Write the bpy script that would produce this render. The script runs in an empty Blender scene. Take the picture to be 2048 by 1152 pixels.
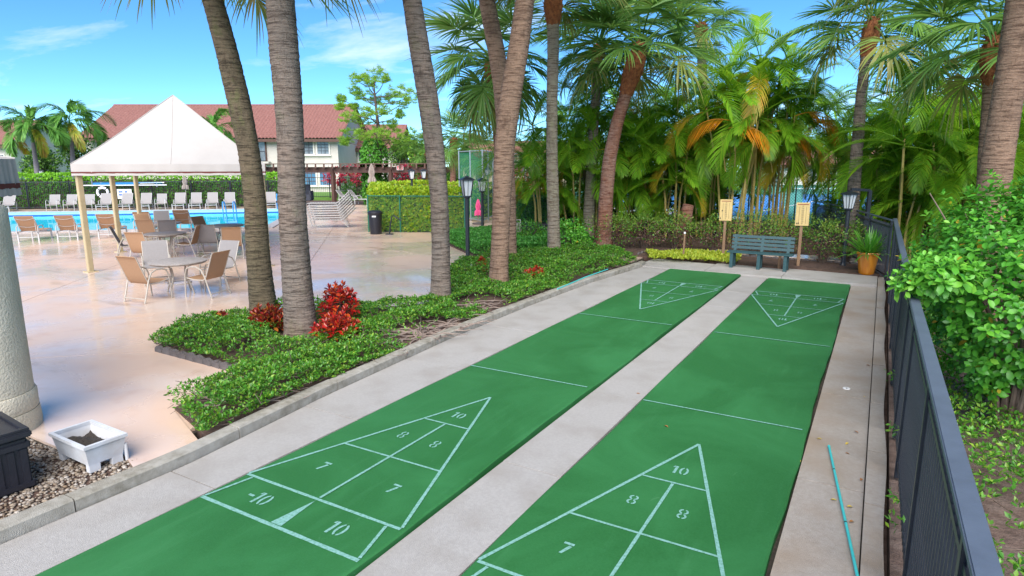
import bpy, bmesh, math, random
import numpy as np
from mathutils import Vector, Matrix, Euler
random.seed(7); rng = np.random.default_rng(11)
R = math.radians; PI = math.pi
S = bpy.context.scene; COL = S.collection

# ------------------------------------------------------------------ camera
F_PX, YAW, PIT = 1266.0, .5244, .1922
CAM = np.array([4.773, -2.953, 2.763])
_cy, _sy, _cp, _sp = math.cos(YAW), math.sin(YAW), math.cos(PIT), math.sin(PIT)
FW = np.array([-_sy*_cp, _cy*_cp, -_sp]); RT = np.array([_cy, _sy, 0.]); UP = np.cross(RT, FW)
FH = np.array([-_sy, _cy, 0.])
cam = bpy.data.cameras.new('camera'); cam.sensor_width = 36; cam.lens = 36*F_PX/2048
cam.clip_start = .05; cam.clip_end = 900
cam_o = bpy.data.objects.new('camera', cam); COL.objects.link(cam_o)
cam_o.matrix_world = Matrix(((RT[0], UP[0], -FW[0], CAM[0]), (RT[1], UP[1], -FW[1], CAM[1]), (RT[2], UP[2], -FW[2], CAM[2]), (0, 0, 0, 1)))
S.camera = cam_o

# ------------------------------------------------------------------ light
SUN_EL, SUN_AZ = R(42), R(160)        # azimuth clockwise from +Y
SKY_STRENGTH, SUN_STRENGTH, EXPOSURE = .12, 4.0, 1.0
S.view_settings.view_transform = 'Standard'; S.view_settings.look = 'None'
S.view_settings.gamma = 1; S.view_settings.exposure = EXPOSURE
CLOUD_LIFT, CLOUD_LOC, CLOUD_MIN = .10, (1.40, .66, 0), .548
W = bpy.data.worlds.new('World'); S.world = W; W.use_nodes = True
nt = W.node_tree; nt.nodes.clear()
def wn(t): return nt.nodes.new(t)
sky = wn('ShaderNodeTexSky'); sky.sky_type = 'NISHITA'; sky.sun_disc = False
sky.sun_elevation = SUN_EL; sky.sun_rotation = SUN_AZ; sky.air_density = .68; sky.dust_density = 0; sky.ozone_density = 2.4; sky.altitude = 2000
hs = wn('ShaderNodeHueSaturation'); hs.inputs['Saturation'].default_value = 1.10; hs.inputs['Hue'].default_value = .497
tint = wn('ShaderNodeMixRGB'); tint.blend_type = 'MULTIPLY'; tint.inputs[0].default_value = 1; tint.inputs[2].default_value = (.74, .95, 1.04, 1)
nt.links.new(sky.outputs[0], tint.inputs[1]); nt.links.new(tint.outputs[0], hs.inputs['Color'])
# one thin layer of fair weather cloud, seen in perspective: direction projected on a flat layer overhead
tc = wn('ShaderNodeTexCoord'); sep = wn('ShaderNodeSeparateXYZ'); nt.links.new(tc.outputs['Generated'], sep.inputs[0])
zmx = wn('ShaderNodeMath'); zmx.operation = 'MAXIMUM'; zmx.inputs[1].default_value = .0; nt.links.new(sep.outputs[2], zmx.inputs[0])
zad = wn('ShaderNodeMath'); zad.operation = 'ADD'; zad.inputs[1].default_value = CLOUD_LIFT; nt.links.new(zmx.outputs[0], zad.inputs[0])
cmb = wn('ShaderNodeCombineXYZ')
for i_ in (0, 1):
    dv = wn('ShaderNodeMath'); dv.operation = 'DIVIDE'; nt.links.new(sep.outputs[i_], dv.inputs[0]); nt.links.new(zad.outputs[0], dv.inputs[1]); nt.links.new(dv.outputs[0], cmb.inputs[i_])
mp = wn('ShaderNodeMapping'); mp.inputs['Rotation'].default_value = (0, 0, -YAW); mp.inputs['Location'].default_value = CLOUD_LOC; mp.inputs['Scale'].default_value = (.55, .8, 1)
nt.links.new(cmb.outputs[0], mp.inputs[0])
nz = wn('ShaderNodeTexNoise'); nz.inputs['Scale'].default_value = 1.0; nz.inputs['Detail'].default_value = 10; nz.inputs['Roughness'].default_value = .6; nz.inputs['Distortion'].default_value = .35
nt.links.new(mp.outputs[0], nz.inputs['Vector'])
mr = wn('ShaderNodeMapRange'); mr.inputs['From Min'].default_value = CLOUD_MIN; mr.inputs['From Max'].default_value = CLOUD_MIN+.22; mr.inputs['To Max'].default_value = .8
nt.links.new(nz.outputs[0], mr.inputs['Value'])
mx = wn('ShaderNodeMixRGB'); nt.links.new(mr.outputs[0], mx.inputs[0]); nt.links.new(hs.outputs[0], mx.inputs[1]); mx.inputs[2].default_value = (5.6, 5.8, 6.1, 1)
bg = wn('ShaderNodeBackground'); bg.inputs[1].default_value = SKY_STRENGTH
nt.links.new(mx.outputs[0], bg.inputs[0])
wo = wn('ShaderNodeOutputWorld'); nt.links.new(bg.outputs[0], wo.inputs[0])
sun = bpy.data.lights.new('sun', 'SUN'); sun.energy = SUN_STRENGTH; sun.angle = R(60); sun.color = (1, .95, .88)
sun_o = bpy.data.objects.new('sun', sun); COL.objects.link(sun_o)
sd = Vector((math.sin(SUN_AZ)*math.cos(SUN_EL), math.cos(SUN_AZ)*math.cos(SUN_EL), math.sin(SUN_EL)))
sun_o.rotation_euler = sd.to_track_quat('Z', 'Y').to_euler(); sun_o.location = (0, -5, 30)

# ------------------------------------------------------------------ measuring: photograph (2048 px wide) -> place
def ray(x, y): return FW + RT*(x-1024)/F_PX - UP*(y-576)/F_PX
def G(x, y, z=0.):
    d = ray(x, y); return CAM + d*((z-CAM[2])/d[2])
def PV(x, y, D):
    d = ray(x, y); return CAM + d*(D/(d@FH))
def GD(x, D, z=0.):                     # ground point in column x (at horizon row) at distance D
    p = CAM + FH*D + RT*(x-1024)/F_PX*D/_cp; return np.array([p[0], p[1], z])
def mpp(D): return D/F_PX

# ------------------------------------------------------------------ materials
MATS = {}
def nodes(name):
    m = bpy.data.materials.new(name); m.use_nodes = True; MATS[name] = m
    t = m.node_tree; b = t.nodes['Principled BSDF']; return m, t, b
def c4(c): return (c[0], c[1], c[2], 1)
def M(name, c1, c2=None, scale=3., rough=.6, bump=0., bscale=60., metal=0., spec=.5, c3=None, scale3=.6, amt3=.5, stretch=(1, 1, 1), lo=.35, hi=.65, r2=None, coat=0.):
    m, t, b = nodes(name); N = t.nodes.new; L = t.links.new
    b.inputs['Roughness'].default_value = rough; b.inputs['Metallic'].default_value = metal
    b.inputs['Specular IOR Level'].default_value = spec; b.inputs['Base Color'].default_value = c4(c1)
    if coat: b.inputs['Coat Weight'].default_value = coat; b.inputs['Coat Roughness'].default_value = .08
    co = N('ShaderNodeTexCoord'); ma = N('ShaderNodeMapping'); ma.inputs['Scale'].default_value = stretch
    L(co.outputs['Object'], ma.inputs[0])
    if c2 is not None:
        n = N('ShaderNodeTexNoise'); n.inputs['Scale'].default_value = scale; n.inputs['Detail'].default_value = 8; n.inputs['Roughness'].default_value = .65
        L(ma.outputs[0], n.inputs['Vector'])
        q = N('ShaderNodeMapRange'); q.inputs['From Min'].default_value = lo; q.inputs['From Max'].default_value = hi; L(n.outputs[0], q.inputs['Value'])
        x = N('ShaderNodeMixRGB'); L(q.outputs[0], x.inputs[0]); x.inputs[1].default_value = c4(c1); x.inputs[2].default_value = c4(c2)
        out = x.outputs[0]
        if r2 is not None:
            qr = N('ShaderNodeMapRange'); qr.inputs['From Min'].default_value = lo; qr.inputs['From Max'].default_value = hi
            qr.inputs['To Min'].default_value = rough; qr.inputs['To Max'].default_value = r2; L(n.outputs[0], qr.inputs['Value']); L(qr.outputs[0], b.inputs['Roughness'])
        if c3 is not None:
            n3 = N('ShaderNodeTexNoise'); n3.inputs['Scale'].default_value = scale3; n3.inputs['Detail'].default_value = 6; L(ma.outputs[0], n3.inputs['Vector'])
            q3 = N('ShaderNodeMapRange'); q3.inputs['From Min'].default_value = .45; q3.inputs['From Max'].default_value = .7; q3.inputs['To Max'].default_value = amt3; L(n3.outputs[0], q3.inputs['Value'])
            x3 = N('ShaderNodeMixRGB'); L(q3.outputs[0], x3.inputs[0]); L(out, x3.inputs[1]); x3.inputs[2].default_value = c4(c3); out = x3.outputs[0]
        L(out, b.inputs['Base Color'])
    if bump:
        n2 = N('ShaderNodeTexNoise'); n2.inputs['Scale'].default_value = bscale; n2.inputs['Detail'].default_value = 6; L(ma.outputs[0], n2.inputs['Vector'])
        bp = N('ShaderNodeBump'); bp.inputs['Strength'].default_value = bump; bp.inputs['Distance'].default_value = .02
        L(n2.outputs[0], bp.inputs['Height']); L(bp.outputs[0], b.inputs['Normal'])
    return m
def LEAF(name, cols, rough=.42, trans=.28, spec=.4):
    """foliage: each leaf takes one of the leaf colours, light passes through a little"""
    m, t, b = nodes(name); N = t.nodes.new; L = t.links.new
    g = N('ShaderNodeNewGeometry'); rp = N('ShaderNodeValToRGB'); oi = N('ShaderNodeObjectInfo'); ad = N('ShaderNodeMath'); ad.operation = 'ADD'; L(g.outputs['Random Per Island'], ad.inputs[0]); L(oi.outputs['Random'], ad.inputs[1])
    fc = N('ShaderNodeMath'); fc.operation = 'FRACT'; L(ad.outputs[0], fc.inputs[0]); L(fc.outputs[0], rp.inputs[0])
    el = rp.color_ramp.elements; n = len(cols)
    el[0].position = 0; el[0].color = c4(cols[0]); el[1].position = 1; el[1].color = c4(cols[-1])
    for i in range(1, n-1): e = el.new(i/(n-1)); e.color = c4(cols[i])
    L(rp.outputs[0], b.inputs['Base Color']); b.inputs['Roughness'].default_value = rough; b.inputs['Specular IOR Level'].default_value = spec
    tr = N('ShaderNodeBsdfTranslucent'); hu = N('ShaderNodeHueSaturation'); hu.inputs['Value'].default_value = 1.25; hu.inputs['Hue'].default_value = .485
    L(rp.outputs[0], hu.inputs['Color']); L(hu.outputs[0], tr.inputs['Color'])
    mix = N('ShaderNodeMixShader'); mix.inputs[0].default_value = trans; L(b.outputs[0], mix.inputs[1]); L(tr.outputs[0], mix.inputs[2])
    L(mix.outputs[0], t.nodes['Material Output'].inputs['Surface']); return m

M('concrete', (.405, .385, .368), (.345, .325, .308), 34, .75, .5, 190, c3=(.27, .24, .21), scale3=1.9, amt3=.5, r2=.6)
M('concrete_right', (.40, .355, .315), (.33, .285, .245), 26, .7, .5, 170, c3=(.30, .22, .15), scale3=1.3, amt3=.75, r2=.55)
M('kerb_concrete', (.36, .335, .29), (.20, .18, .14), 9, .8, .5, 120, c3=(.42, .40, .37), scale3=.9, amt3=.7)
M('joint_dirt', (.07, .055, .04), (.03, .025, .02), 30, .9)
M('court_line', (.20, .40, .365), (.06, .21, .11), 42, .65, lo=.44, hi=.74)
M('soil', (.055, .03, .022), (.13, .075, .055), 14, .95, .9, 60, c3=(.02, .013, .01), scale3=5)
M('mulch_litter', (.16, .105, .085), (.08, .05, .04), 9, .95, .9, 45, c3=(.24, .18, .155), scale3=6, amt3=.6)
M('wet_soil', (.018, .013, .010), (.035, .025, .018), 30, .6, .9, 60)
M('lawn', (.10, .22, .03), (.14, .28, .05), 3, .9, .6, 40)
M('coping', (.45, .42, .41), (.36, .33, .325), 5, .5, .1, 80)
M('pool_wall', (.28, .52, .66), (.22, .46, .62), 2, .4)
M('pool_floor', (.10, .72, .86), (.07, .64, .82), .6, .5)
M('pool_tile', (.02, .08, .28), (.03, .12, .36), 12, .25)
M('tennis_blue', (.045, .22, .56), (.06, .26, .62), .5, .7)
M('tennis_green', (.07, .28, .22), (.09, .34, .27), .5, .7)
M('white_paint', (.78, .78, .78), rough=.6)
M('stucco', (.60, .545, .43), (.53, .48, .375), 5, .85, .7, 44, c3=(.64, .59, .48), scale3=2)
M('stucco_peach', (.66, .52, .38), (.62, .48, .34), 2, .85, .2, 20)
M('stucco_cream', (.54, .50, .455), (.49, .455, .41), 1, .85, .2, 20)
M('roof_tile', (.19, .07, .06), (.27, .12, .10), 4.5, .75, c3=(.11, .04, .034), scale3=9, amt3=.7)
M('brown_wood', (.075, .035, .026), (.11, .055, .04), 6, .7, stretch=(1, 1, .2))
M('window_glass', (.05, .06, .075), (.22, .25, .29), .9, .12, spec=.8)
M('window_blue', (.06, .16, .28), (.12, .26, .40), .7, .1, spec=.8)
M('trim_white', (.66, .64, .58), rough=.6)
M('canvas', (.42, .39, .37), (.385, .355, .335), 1.2, .75, .05, 40)
M('canvas_brown', (.11, .022, .016), rough=.8)
M('post_cream', (.46, .37, .22), (.40, .32, .19), 4, .5, .1, 60)
M('frame_cream', (.44, .39, .335), (.36, .315, .27), 8, .4)
M('frame_white', (.44, .425, .42), rough=.35)
M('sling_tan', (.40, .235, .135), (.32, .185, .105), 60, .75)
M('sling_grey', (.27, .245, .24), (.22, .20, .195), 60, .75)
M('sling_pale', (.29, .265, .258), (.25, .228, .22), 40, .75)
M('table_stone', (.42, .38, .36), (.27, .235, .21), 22, .5)
M('black_metal', (.018, .021, .028), rough=.42, spec=.5)
M('fence_paint', (.013, .017, .025), (.02, .025, .036), 9, .38, .05, 90, spec=.6)
M('rail_paint', (.10, .125, .175), (.08, .10, .14), 5, .42, .06, 120, spec=.6)
M('green_metal', (.015, .14, .085), rough=.5)
M('galvanised', (.36, .40, .44), (.28, .32, .36), 10, .4, metal=.4)
M('bench_paint', (.015, .055, .062), (.024, .075, .083), 14, .5, .2, 50, c3=(.02, .06, .07), scale3=8)
M('glaze_orange', (.58, .20, .012), (.42, .12, .008), 3.5, .22, .1, 18, c3=(.70, .32, .04), scale3=5, amt3=.6, stretch=(1, 1, .25), coat=.6)
M('board_yellow', (.58, .42, .17), (.50, .36, .14), 5, .55)
M('ink_dark', (.03, .02, .03), rough=.7)
M('ink_brown', (.25, .06, .03), rough=.7)
M('old_wood', (.26, .16, .09), (.15, .085, .05), 9, .85, .5, 40, stretch=(1, 1, .15))
M('black_resin', (.014, .014, .020), (.02, .02, .028), 8, .42, .1, 60, spec=.5)
M('white_resin', (.62, .64, .68), (.52, .52, .54), 6, .4, c3=(.40, .34, .26), scale3=4, amt3=.35)
M('teal_paint', (.06, .52, .50), (.05, .46, .45), 20, .4)
M('blue_paint', (.03, .22, .50), rough=.4)
M('red_paint', (.55, .02, .03), rough=.5)
M('sign_blue', (.02, .10, .58), rough=.5)
M('pink_cloth', (.75, .10, .28), rough=.8)
M('taupe_cloth', (.33, .27, .24), (.27, .22, .19), 8, .9)
M('wicker', (.085, .09, .12), (.05, .055, .075), 60, .7, .6, 90)
M('lamp_glass', (.62, .63, .62), rough=.25, spec=.6)
M('boots', (.30, .095, .03), (.13, .04, .016), 16, .9, .8, 50, c3=(.42, .17, .06), scale3=9)
M('areca_stem', (.58, .43, .14), (.36, .25, .07), 4, .6, stretch=(1, 1, .3), c3=(.13, .17, .05), scale3=1.2, amt3=.8)
M('foxtail_trunk', (.25, .23, .24), (.2, .18, .19), 6, .8)
M('bark', (.10, .07, .05), (.055, .038, .03), 12, .9, .6, 30)
M('twig', (.20, .145, .115), (.12, .085, .065), 8, .9)
M('root_grey', (.30, .235, .20), (.20, .145, .12), 9, .9, .4, 60)
M('edging', (.085, .075, .075), (.14, .12, .115), 9, .85, .5, 60)
M('white_plastic', (.7, .7, .7), rough=.4)
# weathered palm trunk: fine ring scars, vertical fissures, lichen
def trunk_mat(name, base, dark, ring, lich, green):
    m, t, b = nodes(name); N = t.nodes.new; L = t.links.new
    co = N('ShaderNodeTexCoord')
    def noise(sc, st, det=8):
        ma = N('ShaderNodeMapping'); ma.inputs['Scale'].default_value = st; L(co.outputs['Object'], ma.inputs[0])
        n = N('ShaderNodeTexNoise'); n.inputs['Scale'].default_value = sc; n.inputs['Detail'].default_value = det; n.inputs['Roughness'].default_value = .7; L(ma.outputs[0], n.inputs['Vector']); return n.outputs[0]
    def rng_(v, a, c, to=1.):
        q = N('ShaderNodeMapRange'); q.inputs['From Min'].default_value = a; q.inputs['From Max'].default_value = c; q.inputs['To Max'].default_value = to; L(v, q.inputs['Value']); return q.outputs[0]
    def mixc(f, a, c):
        x = N('ShaderNodeMixRGB'); L(f, x.inputs[0])
        if isinstance(a, tuple): x.inputs[1].default_value = c4(a)
        else: L(a, x.inputs[1])
        x.inputs[2].default_value = c4(c); return x.outputs[0]
    rings = noise(6, (.55, .55, 5.2), 6); fiss = noise(34, (1, 1, .22)); big = noise(1.5, (1, 1, .8), 5); fine = noise(70, (1, 1, 2.4))
    c = mixc(rng_(big, .42, .62), base, ring); c = mixc(rng_(noise(3.1, (1, 1, .5), 7), .54, .66, .8), c, tuple(.45*q for q in ring))
    c = mixc(rng_(rings, .49, .60, .8), c, dark)
    c = mixc(rng_(fine, .55, .75, .7), c, lich)
    c = mixc(rng_(fiss, .56, .70, .8), c, dark)
    c = mixc(rng_(noise(2.3, (1, 1, .6), 6), .56, .7, .55), c, green)
    L(c, b.inputs['Base Color']); b.inputs['Roughness'].default_value = .9; b.inputs['Specular IOR Level'].default_value = .2
    bp = N('ShaderNodeBump'); bp.inputs['Strength'].default_value = 1.; bp.inputs['Distance'].default_value = .06; L(rings, bp.inputs['Height'])
    bp2 = N('ShaderNodeBump'); bp2.inputs['Strength'].default_value = .7; bp2.inputs['Distance'].default_value = .02; L(fiss, bp2.inputs['Height']); L(bp.outputs[0], bp2.inputs['Normal'])
    L(bp2.outputs[0], b.inputs['Normal']); return m
trunk_mat('trunk_grey', (.225, .185, .155), (.06, .042, .034), (.285, .215, .17), (.37, .34, .31), (.21, .21, .12))
trunk_mat('trunk_mossy', (.15, .12, .075), (.035, .026, .018), (.20, .15, .10), (.27, .26, .16), (.16, .19, .06))
trunk_mat('trunk_brown', (.30, .195, .135), (.09, .048, .032), (.345, .22, .15), (.45, .36, .32), (.26, .17, .12))
trunk_mat('trunk_red', (.27, .125, .08), (.11, .03, .018), (.30, .19, .145), (.38, .28, .24), (.2, .13, .08))
trunk_mat('trunk_pale', (.30, .245, .19), (.12, .08, .05), (.33, .29, .20), (.42, .39, .33), (.25, .26, .12))
LEAF('sabal_leaf', [(.09, .22, .045), (.14, .30, .055), (.19, .36, .07), (.10, .24, .055), (.27, .38, .11)], trans=.4)
LEAF('sabal_old', [(.14, .27, .06), (.26, .30, .07), (.32, .29, .09), (.14, .28, .06)], trans=.35)
LEAF('areca_leaf', [(.11, .28, .016), (.17, .40, .022), (.25, .47, .026), (.12, .32, .018), (.36, .52, .035)], trans=.48)
LEAF('areca_yellow', [(.55, .36, .03), (.38, .38, .03), (.60, .33, .03)], trans=.35)
LEAF('areca_orange', [(.68, .25, .012), (.72, .38, .03), (.6, .21, .012)], trans=.35)
LEAF('areca_brown', [(.22, .13, .08), (.28, .19, .13), (.16, .09, .06)], trans=.2)
LEAF('foxtail_leaf', [(.12, .33, .06), (.17, .40, .08), (.09, .25, .04), (.22, .42, .08)], trans=.35)
LEAF('foxtail_old', [(.48, .42, .03), (.26, .38, .04), (.42, .22, .04)], trans=.35)
LEAF('cover_leaf', [(.055, .20, .018), (.085, .28, .024), (.03, .11, .014), (.13, .33, .03), (.06, .22, .024), (.24, .38, .035), (.04, .15, .018)], rough=.35, trans=.25)
LEAF('cover_dark', [(.06, .26, .04), (.09, .33, .05), (.045, .18, .03), (.13, .38, .055)], rough=.35, trans=.22)
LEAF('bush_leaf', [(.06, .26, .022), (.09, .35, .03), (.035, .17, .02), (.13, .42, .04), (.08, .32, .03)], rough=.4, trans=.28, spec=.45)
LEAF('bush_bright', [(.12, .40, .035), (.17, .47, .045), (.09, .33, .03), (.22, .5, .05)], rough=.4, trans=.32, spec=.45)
LEAF('bush_yellow', [(.55, .43, .03), (.50, .40, .04), (.55, .30, .03)], rough=.35, trans=.3)
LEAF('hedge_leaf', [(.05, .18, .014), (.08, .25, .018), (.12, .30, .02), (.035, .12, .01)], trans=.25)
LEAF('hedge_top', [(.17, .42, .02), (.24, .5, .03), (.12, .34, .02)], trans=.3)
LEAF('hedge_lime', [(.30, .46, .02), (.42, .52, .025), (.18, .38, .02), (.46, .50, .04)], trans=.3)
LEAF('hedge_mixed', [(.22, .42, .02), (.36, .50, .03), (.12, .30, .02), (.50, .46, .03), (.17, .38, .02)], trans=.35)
LEAF('lime_cover', [(.36, .46, .03), (.44, .50, .05), (.25, .38, .03), (.46, .46, .05)], trans=.3)
LEAF('shrub_green', [(.10, .24, .03), (.16, .30, .03), (.06, .16, .03), (.26, .30, .04)], trans=.25)
LEAF('shrub_red', [(.13, .055, .05), (.20, .09, .07), (.10, .07, .045), (.17, .13, .05)], trans=.2)
LEAF('croton_leaf', [(.38, .010, .010), (.50, .02, .012), (.25, .008, .010), (.52, .09, .015), (.16, .008, .010)], rough=.3, trans=.2, spec=.6)
LEAF('croton_dark', [(.22, .012, .012), (.30, .03, .012), (.12, .02, .015), (.42, .15, .02)], rough=.3, trans=.15)
LEAF('red_leaf', [(.45, .012, .045), (.55, .03, .07), (.30, .01, .03)], rough=.4, trans=.25)
LEAF('pine_leaf', [(.20, .42, .04), (.30, .50, .05), (.14, .33, .03), (.36, .50, .06)], trans=.35)
LEAF('ivy_leaf', [(.07, .26, .02), (.11, .34, .03), (.04, .16, .015)], trans=.25)
LEAF('tree_leaf', [(.10, .25, .03), (.16, .33, .04), (.06, .17, .025), (.22, .36, .05)], trans=.3)
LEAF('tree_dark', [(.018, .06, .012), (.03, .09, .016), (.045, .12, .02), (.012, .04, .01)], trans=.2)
LEAF('pot_leaf', [(.09, .32, .03), (.13, .40, .04), (.06, .24, .025), (.18, .42, .05)], rough=.3, trans=.3)
LEAF('fallen_yellow', [(.55, .40, .06), (.6, .45, .1)], trans=.1)
LEAF('fallen_brown', [(.36, .16, .05), (.30, .12, .04)], trans=.1)
LEAF('pebble', [(.22, .165, .11), (.32, .27, .22), (.12, .085, .06), (.42, .38, .34), (.18, .125, .08), (.09, .07, .055)], rough=.7, trans=0.)
# court paint: rolled green coating, disc tracks along the lane, scuffs, dust and small chips
def court_mat():
    m, t, b = nodes('court_green'); N = t.nodes.new; L = t.links.new; g = N('ShaderNodeNewGeometry')
    def noise(sc, st=(1, 1, 1), det=8, dist=0.):
        ma = N('ShaderNodeMapping'); ma.inputs['Scale'].default_value = st; L(g.outputs['Position'], ma.inputs[0])
        n = N('ShaderNodeTexNoise'); n.inputs['Scale'].default_value = sc; n.inputs['Detail'].default_value = det; n.inputs['Roughness'].default_value = .65; n.inputs['Distortion'].default_value = dist; L(ma.outputs[0], n.inputs['Vector']); return n.outputs[0]
    def mrr(v, a, c, hi):
        q = N('ShaderNodeMapRange'); q.inputs['From Min'].default_value = a; q.inputs['From Max'].default_value = c; q.inputs['To Max'].default_value = hi; L(v, q.inputs['Value']); return q.outputs[0]
    col = None
    for f, c in ((mrr(noise(60), .35, .65, 1), (.024, .135, .036)), (mrr(noise(.75, (1, .8, 1), 6, .8), .40, .68, .75), (.036, .185, .058)), (mrr(noise(1.0, (7, .55, 1), 9, .3), .56, .74, .26), (.058, .225, .085)), (mrr(noise(2.6, (1, 1, 1), 9, 1.2), .60, .74, .25), (.013, .085, .023)), (mrr(noise(9, (1, .5, 1), 10, 1.), .66, .74, .45), (.09, .25, .115)), (mrr(noise(48, det=3), .735, .76, .6), (.03, .03, .02))):
        x = N('ShaderNodeMixRGB'); L(f, x.inputs[0]); x.inputs[2].default_value = c4(c)
        if col is None: x.inputs[1].default_value = c4((.016, .112, .026))
        else: L(col, x.inputs[1])
        col = x.outputs[0]
    L(col, b.inputs['Base Color']); b.inputs['Roughness'].default_value = .62; b.inputs['Specular IOR Level'].default_value = .32
    bp = N('ShaderNodeBump'); bp.inputs['Strength'].default_value = .2; bp.inputs['Distance'].default_value = .01; L(noise(240), bp.inputs['Height']); L(bp.outputs[0], b.inputs['Normal'])
court_mat()
# wet salmon deck: sealed concrete, water film where the noise runs low
def deck_mat():
    m, t, b = nodes('wet_deck'); N = t.nodes.new; L = t.links.new
    g = N('ShaderNodeNewGeometry')
    def noise(sc, det=7, dist=0., st=(1, 1, 1)):
        ma = N('ShaderNodeMapping'); ma.inputs['Scale'].default_value = st; ma.inputs['Rotation'].default_value = (0, 0, -R(30)); L(g.outputs['Position'], ma.inputs[0])
        n = N('ShaderNodeTexNoise'); n.inputs['Scale'].default_value = sc; n.inputs['Detail'].default_value = det; n.inputs['Distortion'].default_value = dist; L(ma.outputs[0], n.inputs['Vector']); return n.outputs[0]
    def mrr(v, a, c, lo=0., hi=1.):
        q = N('ShaderNodeMapRange'); q.inputs['From Min'].default_value = a; q.inputs['From Max'].default_value = c; q.inputs['To Min'].default_value = lo; q.inputs['To Max'].default_value = hi; L(v, q.inputs['Value']); return q.outputs[0]
    wet = noise(.42, 7, .6)
    x = N('ShaderNodeMixRGB'); L(mrr(wet, .40, .62), x.inputs[0]); x.inputs[1].default_value = c4((.64, .45, .335)); x.inputs[2].default_value = c4((.66, .525, .445))
    x2 = N('ShaderNodeMixRGB'); L(mrr(noise(2.6), .52, .75, 0, .5), x2.inputs[0]); L(x.outputs[0], x2.inputs[1]); x2.inputs[2].default_value = c4((.52, .32, .215))
    x3 = N('ShaderNodeMixRGB'); L(mrr(noise(.9, 5, 0, (.5, 1.6, 1)), .62, .72, 0, .8), x3.inputs[0]); L(x2.outputs[0], x3.inputs[1]); x3.inputs[2].default_value = c4((.36, .235, .13))
    L(x3.outputs[0], b.inputs['Base Color'])
    L(mrr(wet, .36, .60, .38, .16), b.inputs['Roughness']); b.inputs['Specular IOR Level'].default_value = .5
    L(mrr(wet, .40, .62, .05, .5), b.inputs['Coat Weight']); b.inputs['Coat Roughness'].default_value = .05
    bp = N('ShaderNodeBump'); bp.inputs['Strength'].default_value = .12; bp.inputs['Distance'].default_value = .01; L(noise(9, 5), bp.inputs['Height'])
    bp2 = N('ShaderNodeBump'); bp2.inputs['Strength'].default_value = .22; bp2.inputs['Distance'].default_value = .006; L(noise(95, 4), bp2.inputs['Height']); L(bp.outputs[0], bp2.inputs['Normal']); L(bp2.outputs[0], b.inputs['Normal'])
deck_mat()
def water_mat():
    m, t, b = nodes('pool_water'); N = t.nodes.new; L = t.links.new
    tr = N('ShaderNodeBsdfTransparent'); tr.inputs[0].default_value = (.45, .93, .98, 1)
    gl = N('ShaderNodeBsdfGlossy'); gl.inputs['Roughness'].default_value = .02; gl.inputs[0].default_value = (.8, .9, .95, 1)
    fr = N('ShaderNodeFresnel'); fr.inputs[0].default_value = 1.22
    n = N('ShaderNodeTexNoise'); n.inputs['Scale'].default_value = 1.6; co = N('ShaderNodeTexCoord'); L(co.outputs['Object'], n.inputs['Vector'])
    bp = N('ShaderNodeBump'); bp.inputs['Strength'].default_value = .05; bp.inputs['Distance'].default_value = .05; L(n.outputs[0], bp.inputs['Height'])
    L(bp.outputs[0], gl.inputs['Normal']); L(bp.outputs[0], fr.inputs['Normal'])
    mi = N('ShaderNodeMixShader'); fm = N('ShaderNodeMath'); fm.operation = 'MULTIPLY'; fm.inputs[1].default_value = .42; L(fr.outputs[0], fm.inputs[0]); L(fm.outputs[0], mi.inputs[0]); L(tr.outputs[0], mi.inputs[1]); L(gl.outputs[0], mi.inputs[2])
    L(mi.outputs[0], t.nodes['Material Output'].inputs['Surface'])
water_mat()
def screen_mat(name, col, clear):
    m, t, b = nodes(name); N = t.nodes.new; L = t.links.new
    b.inputs['Base Color'].default_value = c4(col); b.inputs['Roughness'].default_value = .8
    tr = N('ShaderNodeBsdfTransparent'); mi = N('ShaderNodeMixShader'); mi.inputs[0].default_value = clear
    L(b.outputs[0], mi.inputs[1]); L(tr.outputs[0], mi.inputs[2]); L(mi.outputs[0], t.nodes['Material Output'].inputs['Surface'])
screen_mat('windscreen', (.01, .19, .10), .42)
screen_mat('lantern_pane', (.80, .82, .84), .22)

# ------------------------------------------------------------------ mesh helpers
def link(name, me, parent=None):
    o = bpy.data.objects.new(name, me); COL.objects.link(o)
    if parent is not None: o.parent = parent
    return o
def tag(o, label=None, cat=None, group=None, kind=None):
    if label: o['label'] = label
    if cat: o['category'] = cat
    if group: o['group'] = group
    if kind: o['kind'] = kind
    return o
def thing(name, label, cat, loc=(0, 0, 0), rz=0., group=None):
    o = bpy.data.objects.new(name, None); COL.objects.link(o); o.empty_display_size = .2
    o.location = [float(v) for v in loc]; o.rotation_euler = (0, 0, rz); return tag(o, label, cat, group)
def dup(root, label, loc=None, rz=None, group=None):
    def cp(o, par):
        c = o.copy(); COL.objects.link(c); c.parent = par
        for ch in o.children: cp(ch, c)
        return c
    r = cp(root, None); r['label'] = label
    if loc is not None: r.location = [float(v) for v in loc]
    if rz is not None: r.rotation_euler = (0, 0, rz)
    if group: r['group'] = group
    return r
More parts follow.
